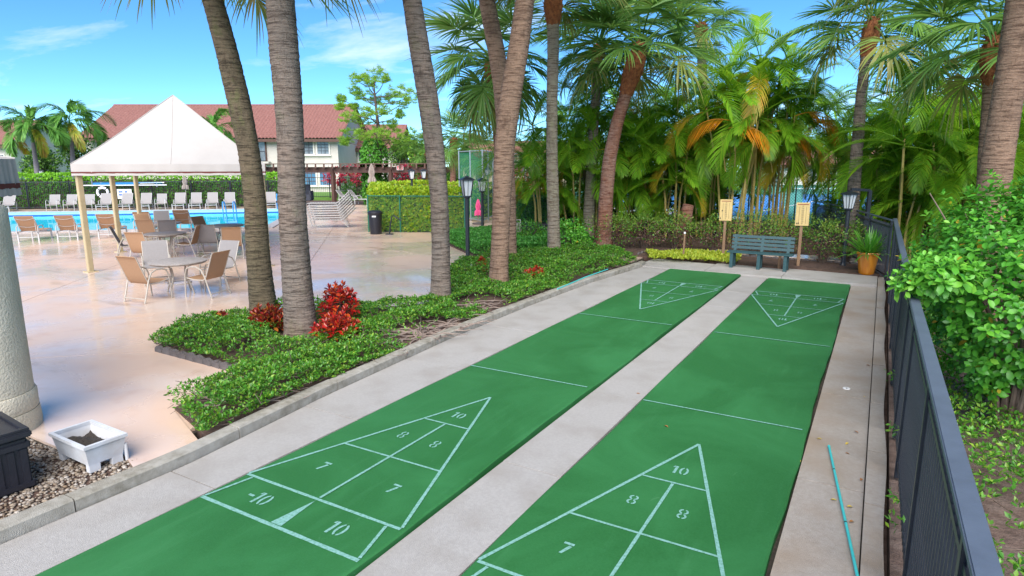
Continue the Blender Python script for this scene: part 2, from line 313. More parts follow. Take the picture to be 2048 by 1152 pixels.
def np_mesh(name, V, Fs, mat, smooth=False, idx=None):
    """V (n,3), Fs list of int arrays (m,k)"""
    me = bpy.data.meshes.new(name); V = np.asarray(V, np.float32)
    me.vertices.add(len(V)); me.vertices.foreach_set('co', V.ravel())
    Fs = [np.asarray(f, np.int32) for f in Fs if len(f)]
    lv = np.concatenate([f.ravel() for f in Fs]); tot = np.concatenate([np.full(len(f), f.shape[1], np.int32) for f in Fs])
    st = np.concatenate([[0], np.cumsum(tot)[:-1]]).astype(np.int32)
    me.loops.add(len(lv)); me.loops.foreach_set('vertex_index', lv)
    me.polygons.add(len(tot)); me.polygons.foreach_set('loop_start', st); me.polygons.foreach_set('loop_total', tot)
    for mm in (mat if isinstance(mat, (list, tuple)) else [mat]): me.materials.append(MATS[mm])
    if idx is not None: me.polygons.foreach_set('material_index', np.asarray(idx, np.int32))
    if smooth: me.polygons.foreach_set('use_smooth', np.ones(len(tot), bool))
    me.update(calc_edges=True); me.validate(); return me
class MB:
    def __init__(s): s.v = []; s.f = []
    def add(s, vs, fs):
        n = len(s.v); s.v += [tuple(float(c) for c in v) for v in vs]; s.f += [tuple(i+n for i in f) for f in fs]; return s
    def box(s, c, d, rz=0., rx=0., ry=0.):
        e = Euler((rx, ry, rz)).to_matrix(); c = Vector([float(q) for q in c]); vs = []
        for x in (-.5, .5):
            for y in (-.5, .5):
                for z in (-.5, .5): vs.append(e @ Vector((x*d[0], y*d[1], z*d[2])) + c)
        return s.add(vs, [(0, 1, 3, 2), (4, 6, 7, 5), (0, 4, 5, 1), (2, 3, 7, 6), (0, 2, 6, 4), (1, 5, 7, 3)])
    def bar(s, a, b, w, h):
        a = Vector([float(q) for q in a]); b = Vector([float(q) for q in b]); d = b-a; L = d.length; q = d.to_track_quat('X', 'Z').to_matrix(); c = (a+b)/2; vs = []
        for x in (-.5, .5):
            for y in (-.5, .5):
                for z in (-.5, .5): vs.append(q @ Vector((x*L, y*w, z*h)) + c)
        return s.add(vs, [(0, 1, 3, 2), (4, 6, 7, 5), (0, 4, 5, 1), (2, 3, 7, 6), (0, 2, 6, 4), (1, 5, 7, 3)])
    def tube(s, pts, r, n=6, cap=True):
        P = [Vector([float(q) for q in p]) for p in pts]; rs = r if isinstance(r, (list, tuple)) else [r]*len(P)
        vs, fs = [], []; t0 = (P[1]-P[0]).normalized(); u = t0.orthogonal().normalized()
        for i, p in enumerate(P):
            t = (P[min(i+1, len(P)-1)]-P[max(i-1, 0)]).normalized()
            u = (u - t*u.dot(t)).normalized(); w = t.cross(u)
            for k in range(n):
                a = 2*PI*k/n; vs.append(p + (u*math.cos(a)+w*math.sin(a))*rs[i])
        for i in range(len(P)-1):
            for k in range(n):
                fs.append((i*n+k, i*n+(k+1) % n, (i+1)*n+(k+1) % n, (i+1)*n+k))
        if cap: fs.append(tuple(range(n))[::-1]); fs.append(tuple((len(P)-1)*n+k for k in range(n)))
        return s.add(vs, fs)
    def lathe(s, prof, n=24, c=(0, 0, 0), cap=True):
        vs, fs = [], []
        for r, z in prof:
            for k in range(n):
                a = 2*PI*k/n; vs.append((c[0]+r*math.cos(a), c[1]+r*math.sin(a), c[2]+z))
        for i in range(len(prof)-1):
            for k in range(n): fs.append((i*n+k, i*n+(k+1) % n, (i+1)*n+(k+1) % n, (i+1)*n+k))
        if cap: fs.append(tuple(range(n))[::-1]); fs.append(tuple((len(prof)-1)*n+k for k in range(n)))
        return s.add(vs, fs)
    def slab(s, poly, z0, z1):
        n = len(poly); vs = [(p[0], p[1], z0) for p in poly]+[(p[0], p[1], z1) for p in poly]
        a = sum(poly[i][0]*poly[(i+1) % n][1]-poly[(i+1) % n][0]*poly[i][1] for i in range(n))
        if a < 0: vs = vs[:n][::-1]+vs[n:][::-1]
        fs = [tuple(range(n))[::-1], tuple(range(n, 2*n))]+[(i, (i+1) % n, n+(i+1) % n, n+i) for i in range(n)]
        return s.add(vs, fs)
    def strip(s, sec, w, th, axis=1):
        """a sling: section points (x,z) swept over width w in y, thickness th"""
        vs, fs = [], []; n = len(sec)
        for i, (x, z) in enumerate(sec):
            x0, z0 = sec[max(i-1, 0)]; x1, z1 = sec[min(i+1, n-1)]; l = math.hypot(x1-x0, z1-z0); nx, nz = -(z1-z0)/l*th/2, (x1-x0)/l*th/2
            for y in (-w/2, w/2): vs += [(x+nx, y, z+nz), (x-nx, y, z-nz)]
        for i in range(n-1):
            a, b = i*4, i*4+4
            fs += [(a, a+2, b+2, b), (a+1, b+1, b+3, a+3), (a, b, b+1, a+1), (a+2, a+3, b+3, b+2)]
        fs += [(0, 1, 3, 2), ((n-1)*4, (n-1)*4+2, (n-1)*4+3, (n-1)*4+1)]
        return s.add(vs, fs)
    def mesh(s, name, mat, smooth=False, bevel=0.):
        me = bpy.data.meshes.new(name); me.from_pydata(s.v, [], s.f); me.materials.append(MATS[mat])
        bm = bmesh.new(); bm.from_mesh(me); bmesh.ops.recalc_face_normals(bm, faces=bm.faces)
        if bevel: bmesh.ops.bevel(bm, geom=[e for e in bm.edges if e.is_manifold and e.calc_face_angle(0) > .6], offset=bevel, segments=2, affect='EDGES', clamp_overlap=True)
        bm.to_mesh(me); bm.free()
        if smooth:
            me.polygons.foreach_set('use_smooth', np.ones(len(me.polygons), bool)); me.set_sharp_from_angle(angle=R(38))
        me.update(); return me
    def build(s, name, mat, parent=None, smooth=False, bevel=0.):
        return link(name, s.mesh(name, mat, smooth, bevel), parent)
def struct(o): o['kind'] = 'structure'; return o
def clip(poly, nx, ny, c):
    """keep nx*x+ny*y<=c"""
    out = []
    for i in range(len(poly)):
        a, b = poly[i], poly[(i+1) % len(poly)]; da, db = nx*a[0]+ny*a[1]-c, nx*b[0]+ny*b[1]-c
        if da <= 0: out.append(a)
        if (da < 0) != (db < 0) and da != db:
            t = da/(da-db); out.append((a[0]+(b[0]-a[0])*t, a[1]+(b[1]-a[1])*t))
    return out
def inside(P, poly):
    x, y = P[:, 0], P[:, 1]; r = np.zeros(len(P), bool); n = len(poly)
    for i in range(n):
        x0, y0 = poly[i]; x1, y1 = poly[(i+1) % n]
        c = ((y0 > y) != (y1 > y)) & (x < (x1-x0)*(y-y0)/(y1-y0+1e-12)+x0); r ^= c
    return r
def unit(A): return A/(np.linalg.norm(A, axis=1, keepdims=True)+1e-9)
def rnd_dirs(n): return unit(rng.normal(size=(n, 3)))
def vnoise(P, sc, seed=0):
    r = np.random.default_rng(seed); out = np.zeros(len(P))
    for k in range(7):
        d = r.normal(size=3); d /= np.linalg.norm(d); out += np.sin(P@d*sc*r.uniform(.6, 1.7)+r.uniform(0, 6.28))
    return out/7*1.6
def leaf_geo(P, A, N, L, Wd, rich=False, fold=.18):
    """leaf blades: base P, axis A, facing N; returns V, F"""
    n = len(P); A = unit(A); Sd = unit(np.cross(A, N)); N = np.cross(Sd, A); L = np.broadcast_to(L, (n,))[:, None]; Wd = np.broadcast_to(Wd, (n,))[:, None]
    if not rich:
        V = np.stack([P, P+A*L*.5+Sd*Wd*.5+N*Wd*fold, P+A*L, P+A*L*.5-Sd*Wd*.5+N*Wd*fold], 1).reshape(-1, 3)
        b = np.arange(n)[:, None]*4; return V, [np.concatenate([b+[0, 1, 2], b+[0, 2, 3]])]
    dn = -N*L*.12
    V = np.stack([P, P+A*L*.33+Sd*Wd*.42+N*Wd*fold, P+A*L*.70+Sd*Wd*.46+N*Wd*fold+dn*.3, P+A*L+dn, P+A*L*.70-Sd*Wd*.46+N*Wd*fold+dn*.3, P+A*L*.33-Sd*Wd*.42+N*Wd*fold, P+A*L*.36, P+A*L*.72+dn*.25], 1).reshape(-1, 3)
    b = np.arange(n)[:, None]*8
    return V, [np.concatenate([b+[0, 1, 6], b+[0, 6, 5], b+[2, 3, 7], b+[7, 3, 4]]), np.concatenate([b+[1, 2, 7, 6], b+[6, 7, 4, 5]])]
def leaf_mesh(name, mat, *a, **k):
    V, Fs = leaf_geo(*a, **k); return np_mesh(name, V, Fs, mat)
def blob_pts(n, c, rad, shell=.55, nz=.25, seed=0, flat=None):
    """points through an uneven ellipsoid, most of them near its skin"""
    d = rnd_dirs(n); rr = (shell+(1-shell)*rng.random(n))**.6
    rr *= 1+nz*vnoise(d*3, 1.0, seed)
    P = np.asarray(c)+d*rr[:, None]*np.asarray(rad); return P, d
# ================================================================== THE SETTING
FT = .3048; CW = 6*FT; GAP = .666; X1 = CW+GAP; X2 = X1+CW      # two six-foot lanes and the walk between them
Y_NEAR, Y_FAR = -2.6, 45.5*FT
ground = struct(MB().box((0, 60, -.35), (420, 420, .1)).build('ground', 'mulch_litter'))
# --- pool frame: everything round the pool stands square to it
PA = R(42); E1 = np.array([math.cos(PA), math.sin(PA)]); E2 = np.array([-math.sin(PA), math.cos(PA)]); PO = np.array([-19.06, 16.1])
def PF(a, b, z=0.): p = PO+E1*a+E2*b; return np.array([p[0], p[1], z])
PLEN, PWID = 27.0, 12.6
KB = [(-.66, -3.2), (-.65, .3), (-.87, 2.2), (-1.08, 5.2), (-1.12, 8), (-1.05, 10.9), (-.78, 13.7)]     # kerb face, bowed
def kx(y): return float(np.interp(y, [p[1] for p in KB], [p[0] for p in KB]))
# --- deck, poured in bays with open joints
deck = struct(MB().slab(clip([tuple(PF(-60, -40)[:2]), tuple(PF(24, -40)[:2]), tuple(PF(24, 0)[:2]), tuple(PF(-60, 0)[:2])], 1, 0, -1.3), -.31, -.03).build('pool_deck', 'joint_dirt'))
deck['label'] = 'wet salmon concrete deck around the pool'
def rects():
    for a0, a1, b0, b1 in ((-60, 24, -40, 0), (-60, 24, PWID, PWID+3.2), (-60, -PLEN, 0, PWID), (0, 24, 0, PWID), ):
        na = max(1, round((a1-a0)/5.2)); nb = max(1, round((b1-b0)/5.2))
        for i in range(na):
            for j in range(nb):
                yield a0+(a1-a0)*i/na, a0+(a1-a0)*(i+1)/na, b0+(b1-b0)*j/nb, b0+(b1-b0)*(j+1)/nb
g_ = .006
for a0, a1, b0, b1 in rects():
    q = [tuple(PF(a, b)[:2]) for a, b in ((a0+g_, b0+g_), (a1-g_, b0+g_), (a1-g_, b1-g_), (a0+g_, b1-g_))]
    q = clip(q, 1, 0, -1.35); q = clip(q, 0, -1, .12) if q else q
    q = clip(q, 0, 1, 40) if q else q
    if len(q) > 2: MB().slab(q, -.29, 0).build('deck_slab', 'wet_deck', deck)
for poly in ([(-60, -8), (-2.95, -8), (-2.95, -.13), (-60, -.13)],):
    MB().slab(poly, -.29, 0).build('deck_slab', 'wet_deck', deck)
pad = [tuple(G(*p)[:2]) for p in ((402, 889), (348, 822), (214, 866), (272, 943))]
MB().slab(pad, -.25, .012).build('deck_slab', 'wet_deck', deck)
# --- pool
pool = struct(link('swimming_pool', None)) if False else struct(MB().slab([tuple(PF(-PLEN, 0)[:2]), tuple(PF(0, 0)[:2]), tuple(PF(0, PWID)[:2]), tuple(PF(-PLEN, PWID)[:2])], -1.7, -.285).build('swimming_pool', 'pool_floor'))
pool['label'] = 'long rectangular swimming pool with blue water'
def pool_ring(name, o0, o1, z0, z1, mat):
    for a0, a1, b0, b1 in ((-PLEN-o1, o1, -o1, -o0), (-PLEN-o1, o1, PWID+o0, PWID+o1), (-PLEN-o1, -PLEN-o0, -o0, PWID+o0), (o0, o1, -o0, PWID+o0)):
        MB().slab([tuple(PF(a, b)[:2]) for a, b in ((a0, b0), (a1, b0), (a1, b1), (a0, b1))], z0, z1).build(name, mat, pool)
pool_ring('pool_wall', .0, .30, -1.4, -.27, 'pool_floor'); pool_ring('tile_band', -.01, .29, -.268, -.15, 'pool_tile'); pool_ring('gutter_wall', -.004, .3, -.148, .0, 'pool_wall')
for a0, a1, b0, b1 in ((-PLEN-.4, .4, -.4, .03), (-PLEN-.4, .4, PWID-.03, PWID+.4), (-PLEN-.4, -PLEN+.03, .035, PWID-.035), (-.03, .4, .035, PWID-.035)):
    n = max(1, int(max(a1-a0, b1-b0)/1.5))
    for i in range(n):
        if a1-a0 > b1-b0: q = (a0+(a1-a0)*i/n+.004, a0+(a1-a0)*(i+1)/n-.004, b0, b1)
        else: q = (a0, a1, b0+(b1-b0)*i/n+.004, b0+(b1-b0)*(i+1)/n-.004)
        MB().slab([tuple(PF(a, b)[:2]) for a, b in ((q[0], q[2]), (q[1], q[2]), (q[1], q[3]), (q[0], q[3]))], .003, .045).build('coping_stone', 'coping', pool, bevel=.008)
wt = MB().add([PF(-PLEN, 0, -.20), PF(0, 0, -.20), PF(0, PWID, -.20), PF(-PLEN, PWID, -.20)], [(0, 1, 2, 3)]).build('water', 'pool_water', pool)
# --- lanes
def lane(name, x0, ztop, label):
    n = 60; ys = np.linspace(Y_NEAR, Y_FAR, n); lft = [(x0+.012*math.sin(y*1.7+x0), y) for y in ys]; rgt = [(x0+CW+.014*math.sin(y*1.3+1+x0)+.006*math.sin(y*6), y) for y in ys]
    m = MB(); vs = []
    for (a, y), (b, _) in zip(lft, rgt): vs += [(a, y, ztop-.10), (a, y, ztop-.008), (a+.012, y, ztop), (b-.016, y, ztop), (b, y, ztop-.012), (b, y, ztop-.10)]
    fs = [(i*6+k, i*6+k+1, i*6+k+7, i*6+k+6) for i in range(n-1) for k in range(5)]+[(0, 5, 4, 3, 2, 1), tuple((n-1)*6+k for k in range(6))]
    o = struct(m.add(vs, fs).build(name, 'court_green')); o['label'] = label; return o
ZL = (0., -.028)
courts = [lane('shuffleboard_court', 0, ZL[0], 'green shuffleboard court with score triangles, left of the two, by the planting bed'), lane('shuffleboard_court', X1, ZL[1], 'green shuffleboard court with score triangles, right of the two, by the fence')]
# painted lines and stencilled numbers
def ring_poly(cx, cy, rx, ry, th, a0, a1, n=10):
    o = [(cx+rx*math.cos(a0+(a1-a0)*i/n), cy+ry*math.sin(a0+(a1-a0)*i/n)) for i in range(n+1)]
    q = [(cx+(rx-th)*math.cos(a0+(a1-a0)*i/n), cy+(ry-th*.75)*math.sin(a0+(a1-a0)*i/n)) for i in range(n+1)]
    return [(o[i], o[i+1], q[i+1], q[i]) for i in range(n)]
def glyph(ch):
    if ch == '0': return ring_poly(.3, .5, .3, .5, .15, R(-72), R(76))+ring_poly(.3, .5, .3, .5, .15, R(106), R(254)), .72
    if ch == '1': return [((.12, 0), (.30, 0), (.30, 1), (.12, 1)), ((-.06, .80), (.09, .80), (.09, 1), (.04, 1))], .46
    if ch == '8':
        g = []
        for cy, ry in ((.74, .26), (.24, .26)):
            g += ring_poly(.3, cy, .29, ry, .13, R(-75), R(75), 8)+ring_poly(.3, cy, .29, ry, .13, R(105), R(255), 8)
        return g, .72
    if ch == '7': return [((.0, .82), (.60, .82), (.60, 1), (.0, 1)), ((.10, 0), (.28, 0), (.56, .72), (.36, .76))], .72
    if ch == '-': return [((.0, .42), (.42, .42), (.42, .58), (.0, .58))], .58
def paint(court, x0, z):
    Z = z+.004; LN = [0]
    cc = x0+CW/2
    for end in (0, 1):
        def T(u, y, fl=end):      # u across 0..1 left to right looking up-court, y ft from the base line of that end
            if fl: return (x0+CW*(1-u), 39*FT-y*FT, Z)
            return (x0+CW*u, y*FT, Z)
        def line(u0, y0, u1, y1, w=.042):
            a, b = np.array(T(u0, y0)), np.array(T(u1, y1)); LN[0] += 1; a[2] += LN[0]*.0003; b[2] += LN[0]*.0003; d = (b-a)/np.linalg.norm(b-a); p = np.array([-d[1], d[0], 0])*w/2
            n = 14; vs = []
            for i in range(n+1):
                q = a+(b-a)*i/n; j = 1+.10*math.sin(i*2.3+u0*9+y0); vs += [q-p*j, q+p*j]
            MB().add(vs, [(2*i, 2*i+2, 2*i+3, 2*i+1) for i in range(n)]).build('court_line', 'court_line', court)
        line(.012, 0, .988, 0, .036); line(.012, 1.5, .988, 1.5, .031); line(.175, 4.5, .825, 4.5, .024); line(.345, 7.5, .655, 7.5, .024)
        line(.012, 1.56, .5, 10.5, .029); line(.988, 1.56, .5, 10.5, .029)
        line(.02, .08, .065, 1.42, .026); line(.98, .08, .92, 1.42, .026); line(.5, 1.58, .5, 7.42, .026)
        line(.012, 13.5, .975, 13.5, .024)
        a, b, c = T(.5, 1.44), T(.468, .08), T(.532, .08); MB().add([a, b, c], [(0, 1, 2)] if not end else [(0, 1, 2)]).build('court_wedge', 'court_line', court)
        def word(w, u, y, h=.15):
            tot = sum(glyph(ch)[1] for ch in w)*h*.92; m = MB(); ox = -tot/2; sg = -1 if end else 1
            o = np.array(T(u, y))
            for ch in w:
                g, adv = glyph(ch)
                for q in g: m.add([(o[0]+sg*(ox+px*h*.92), o[1]+sg*(py-.5)*h, o[2]) for px, py in q], [(0, 1, 2, 3)])
                ox += adv*h*.92
            m.build('court_number', 'court_line', court)
        word('10', .5, 8.35); word('8', .385, 6.0); word('8', .62, 5.95); word('7', .28, 3.0); word('7', .74, 3.0); word('-10', .26, .74, .165); word('10', .76, .72, .165)
paint(courts[0], 0, ZL[0]); paint(courts[1], X1, ZL[1])
# --- concrete walks, poured in bays
walk = struct(MB().slab([(-1.0, Y_NEAR), (5.0, Y_NEAR), (5.0, 15.4), (-1.0, 15.4)], -.28, -.115).build('court_walk', 'joint_dirt'))
walk['label'] = 'pale concrete walks around the two courts'
def bays(xa, xb, ys, z, mat, gap=.007):
    for i in range(len(ys)-1):
        y0, y1 = ys[i]+gap, ys[i+1]-gap; k = 8; L_, R_ = [], []
        for j in range(k+1):
            y = y0+(y1-y0)*j/k; L_.append((xa(y) if callable(xa) else xa, y)); R_.append((xb(y) if callable(xb) else xb, y))
        MB().slab(L_+R_[::-1], -.12, z+random.uniform(-.004, .002)).build('concrete_bay', mat, walk)
bays(lambda y: kx(y)+.006, -.018, [-2.6, .15, 1.9, 3.9, 6.2, 8.6, 11.2, Y_FAR], -.006, 'concrete')
bays(CW+.035, X1-.014, [-2.6, -.4, 1.9, 4.1, 7.6, 9.9, 11.6, Y_FAR], -.034, 'concrete')
bays(X2+.028, 4.885, [-2.6, .6, 3.0, 5.55, 8.6, 11.2, Y_FAR], -.052, 'concrete_right')
bays(4.895, lambda y: 5.045+.012*math.sin(y*2.1), [-2.6, .9, 2.75, 3.9, 5.4, 7.1, 9.0, 11.3, 14.0, 15.35], -.022, 'concrete_right', .012)
for xa, xb in ((-.95, .9), (.9, 2.8), (2.8, 4.885)):
    MB().slab([(xa+.006, Y_FAR+.01), (xb-.006, Y_FAR+.01), (xb-.006, 15.2), (xa+.006, 15.45)], -.12, .012).build('concrete_bay', 'concrete', walk)
# --- kerb along the planting bed, in cast lengths
kerb = struct(MB().slab([(-1.0, -3), (-.75, -3), (-.75, 13), (-1.0, 13)], -.3, -.16).build('kerb', 'joint_dirt'))
kys = [-3.2, -1.9, -.65, .95, 2.5, 4.0, 5.65, 7.2, 8.9, 10.5, 12.1, 13.75]
for i in range(len(kys)-1):
    y0, y1 = kys[i]+.006, kys[i+1]-.006; k = 6; vs = []; wob = random.uniform(-.008, .008); zz = random.uniform(-.006, .006)
    for j in range(k+1):
        y = y0+(y1-y0)*j/k; x = kx(y)+wob; vs += [(x, y, -.15), (x-.012, y, .085+zz), (x-.03, y, .10+zz), (x-.165, y, .10+zz), (x-.18, y, .085+zz), (x-.18, y, -.15)]
    fs = [(a*6+q, a*6+q+1, a*6+q+7, a*6+q+6) for a in range(k) for q in range(5)]+[(0, 5, 4, 3, 2, 1), tuple(k*6+q for q in range(6))]
    MB().add(vs, fs).build('kerb_length', 'kerb_concrete', kerb, smooth=False)
MB().slab([(-.96, 13.77), (-.78, 13.77), (-.80, 14.2), (-.96, 14.3)], -.2, .09).build('kerb_length', 'kerb_concrete', kerb)
# --- beds
BED1 = [(kx(y)-.19, y) for y in np.linspace(.72, 13.9, 16)]+[(-1.9, 14.9), (-3.1, 15.1), (-4.1, 13.6), (-4.9, 11.2), (-4.5, 9.4), (-3.1, 7.6), (-2.95, 6.7), (-3.5, 6.1), (-4.5, 5.2), (-5.3, 4.3), (-5.3, 3.2), (-4.62, 2.41), (-2.5, 2.36), (-2.03, 1.06)]
BED2 = [(-9.6, 16.2), (-8.2, 15.0), (-5.7, 12.95), (-4.9, 13.6), (-3.9, 15.0), (-3.3, 16.2), (-4.2, 18.5), (-8.8, 19.5)]
def bed(name, poly, z, mat='soil', lab=None):
    """soil sheet with a soft mound"""
    P = np.array(poly); c = P.mean(0); vs = [(p[0], p[1], -.1) for p in poly]+[(p[0], p[1], z*.5) for p in poly]+[(c[0]+(p[0]-c[0])*.93, c[1]+(p[1]-c[1])*.93, z) for p in poly]
    n = len(poly); fs = [(i, (i+1) % n, n+(i+1) % n, n+i) for i in range(n)]+[(n+i, n+(i+1) % n, 2*n+(i+1) % n, 2*n+i) for i in range(n)]+[tuple(2*n+i for i in range(n))]
    o = struct(MB().add(vs, fs).build(name, mat)); o['label'] = lab or name; return o
bed('planting_bed', BED1, .05, lab='mulched planting bed between kerb and pool deck')
bed('planting_bed', BED2, .05, lab='mulched planting bed behind the pink path')
mulch = bed('planting_bed', [(-3.3, 16.25), (-2.5, 15.6), (-.95, 15.55), (4.9, 15.3), (5.0, 15.8), (2.55, 23.6), (2.2, 30), (-14, 34), (-9.9, 20.2), (-4.2, 18.6)], .055, lab='dark mulch bed under the areca palms behind the bench')
MB().slab([(.2, 17.3), (5.0, 17.2), (4.6, 18.0), (.2, 18.1)], .03, .075).build('path', 'wet_deck')['kind'] = 'structure'
MB().slab([(5.06, -6), (60, -6), (60, 70), (2.7, 70), (2.7, 23.6), (5.12, 15.6)], -.32, -.10).build('verge', 'mulch_litter')['kind'] = 'structure'
gravel_poly = [(-.84, -3.2), (-.835, .50), (-1.28, -.02), (-1.9, -.16), (-3.4, -.16), (-3.4, -3.2)]
MB().slab(gravel_poly, -.28, -.01).build('gravel_bed', 'soil')['kind'] = 'structure'
# pebbles of the gravel bed
n = 9000; P = np.c_[rng.uniform(-2.9, -.85, n), rng.uniform(-2.2, .5, n), np.full(n, 0.)]; P = P[inside(P, gravel_poly)]; n = len(P)
ico = bmesh.new(); bmesh.ops.create_icosphere(ico, subdivisions=1, radius=1.); IV = np.array([v.co[:] for v in ico.verts]); IF = np.array([[v.index for v in f.verts] for f in ico.faces]); ico.free()
sz = rng.uniform(.008, .021, n)[:, None, None]*rng.uniform(.7, 1.3, (n, 1, 3))*[1, 1, .6]
th = rng.uniform(0, 6.28, n); ro = np.zeros((n, 3, 3)); ro[:, 0, 0] = np.cos(th); ro[:, 0, 1] = -np.sin(th); ro[:, 1, 0] = np.sin(th); ro[:, 1, 1] = np.cos(th); ro[:, 2, 2] = 1
V = np.einsum('nij,nkj->nki', ro, IV[None]*sz)+P[:, None]+[0, 0, .0]
o = link('gravel', np_mesh('gravel', V.reshape(-1, 3), [(IF[None]+np.arange(n)[:, None, None]*len(IV)).reshape(-1, 3)], 'pebble', smooth=True)); tag(o, 'loose brown and white pebbles beside the planter', 'gravel', kind='stuff')
# --- tennis courts beyond the palms, lawn by the gate
tn = struct(MB().slab([tuple(GD(x, d)[:2]) for x, d in ((930, 33), (2300, 33), (2500, 95), (900, 95))], -.3, -.04).build('tennis_court', 'tennis_green')); tn['label'] = 'blue and green tennis courts behind the areca palms'
for x0, x1, d0, d1 in ((1180, 1560, 36, 62), (1590, 2250, 38, 62)):
    q = [GD(x0, d0), GD(x1, d0), GD(x1*.99, d1), GD(x0, d1)]
    MB().slab([tuple(p[:2]) for p in q], -.06, -.034).build('court_surface', 'tennis_blue', tn)
def tline(a, b, w=.07):
    a, b = np.array(a), np.array(b); d = (b-a)/np.linalg.norm(b-a); p = np.array([-d[1], d[0], 0])*w
    MB().add([v+[0, 0, -.028] for v in (a-p, b-p, b+p, a+p)], [(0, 1, 2, 3)]).build('court_line', 'white_paint', tn)
tline(GD(1500, 38), GD(1640, 54)); tline(GD(1400, 55), GD(1560, 55)); tline(GD(1600, 56), GD(2200, 56)); tline(GD(1240, 38), GD(1500, 50))
lw = struct(MB().slab([tuple(GD(x, d)[:2]) for x, d in ((-900, 56), (1000, 56), (1500, 130), (-900, 130))], -.3, .01).build('lawn', 'lawn')); lw['label'] = 'green lawn beyond the gate'
lw2 = struct(MB().slab([tuple(GD(x, d)[:2]) for x, d in ((900, 96), (2600, 96), (3200, 190), (900, 190))], -.3, -.02).build('lawn', 'lawn')); lw2['label'] = 'far lawn behind the tennis courts'

# ================================================================== FENCES
def picket_fence(name, pts, H, label, gap=.105, zb=-.06, post_step=1.9, rail_w=.085, thin=.019):
    root = thing(name, label, 'fence', (pts[0][0], pts[0][1], 0))
    o = np.array([pts[0][0], pts[0][1], 0]); pm = MB().box((0, 0, 0), (thin, thin, H-.16-zb)).mesh('picket', 'fence_paint'); po = MB().box((0, 0, 0), (.055, .055, H-.02-zb)).mesh('post', 'fence_paint', bevel=.004)
    for (x0, y0), (x1, y1) in zip(pts[:-1], pts[1:]):
        L = math.hypot(x1-x0, y1-y0); ang = math.atan2(y1-y0, x1-x0); d = np.array([(x1-x0)/L, (y1-y0)/L, 0]); a = np.array([x0, y0, 0])-o
        MB().bar(a+[0, 0, H], a+d*L+[0, 0, H], rail_w, .036).build('top_rail', 'rail_paint', root, bevel=.006)
        for z in (.10, H-.16): MB().bar(a+[0, 0, z], a+d*L+[0, 0, z], .034, .034).build('rail', 'fence_paint', root)
        for k in range(int(L/gap)):
            c = link('picket', pm, root); p = a+d*(k+.5)*gap; c.location = (p[0], p[1], (H-.02+zb)/2); c.rotation_euler = (0, 0, ang)
        for k in range(int(L/post_step)+1):
            c = link('post', po, root); p = a+d*k*post_step; c.location = (p[0], p[1], (H-.03+zb)/2); c.rotation_euler = (0, 0, ang)
    return root
picket_fence('metal_fence', [(5.19, -2.2), (5.14, 4.5), (5.11, 14.95)], 1.48, 'long dark metal picket fence running beside the right court', gap=.1)
picket_fence('metal_fence', [(5.05, 15.0), (3.9, 19.6), (2.55, 23.6)], 1.44, 'dark metal picket fence angling away behind the orange pot', rail_w=.055)
# ================================================================== PALMS
def strip_geo(paths, widths):
    """paths (n,k,3), widths (n,k), side (n,3) handled by caller -> list of quads"""
    pass
def fan_frond(name, mat, seed, petiole=1.15, rad=.98, n=46, droop=.5, curl=.25):
    r = np.random.default_rng(seed); V = []; Fq = []
    # petiole arches out along +x
    k = 6; pp = [np.array([petiole*s, 0, -.14*petiole*s*s]) for s in np.linspace(0, 1, k)]
    sl = (pp[-1]-pp[-2]); sl /= np.linalg.norm(sl)
    m = MB().tube(pp, [.030, .024, .020, .017, .015, .013], 5); V += m.v; Fq_pet = [f for f in m.f if len(f) == 4]
    hub = pp[-1]; side = np.array([0, 1., 0]); nrm = np.cross(sl, side); nrm = nrm if nrm[2] > 0 else -nrm
    faces = list(Fq_pet)
    for i in range(n):
        u = (i+.5)/n*2-1; ang = u*R(128)+r.normal(0, .035); L = rad*(1-.30*abs(u)**2)*r.uniform(.88, 1.06)
        cost = .22*max(0, math.cos(ang))                     # costa carries the middle segments out
        b = hub+sl*cost-nrm*cost*cost*1.2
        d = sl*math.cos(ang)+side*math.sin(ang)+nrm*(.20*abs(math.sin(ang))+r.normal(0, .05)); d -= nrm*curl*max(0, math.cos(ang)); d /= np.linalg.norm(d)
        w = np.cross(d, nrm); w /= np.linalg.norm(w); tw = r.normal(0, .5); w = w*math.cos(tw)+nrm*math.sin(tw)
        dr = droop*r.uniform(.6, 1.4); base = len(V)
        for t, wd in ((.02, .010), (.35, .024), (.68, .018), (.88, .010), (1., .002)):
            p = b+d*L*t+np.array([0, 0, -1.])*dr*L*max(0, t-.3)**2; V += [tuple(p-w*wd), tuple(p+w*wd)]
        for j in range(4): faces.append((base+2*j, base+2*j+2, base+2*j+3, base+2*j+1))
    return np_mesh(name, np.array(V), [np.array(faces)], mat)
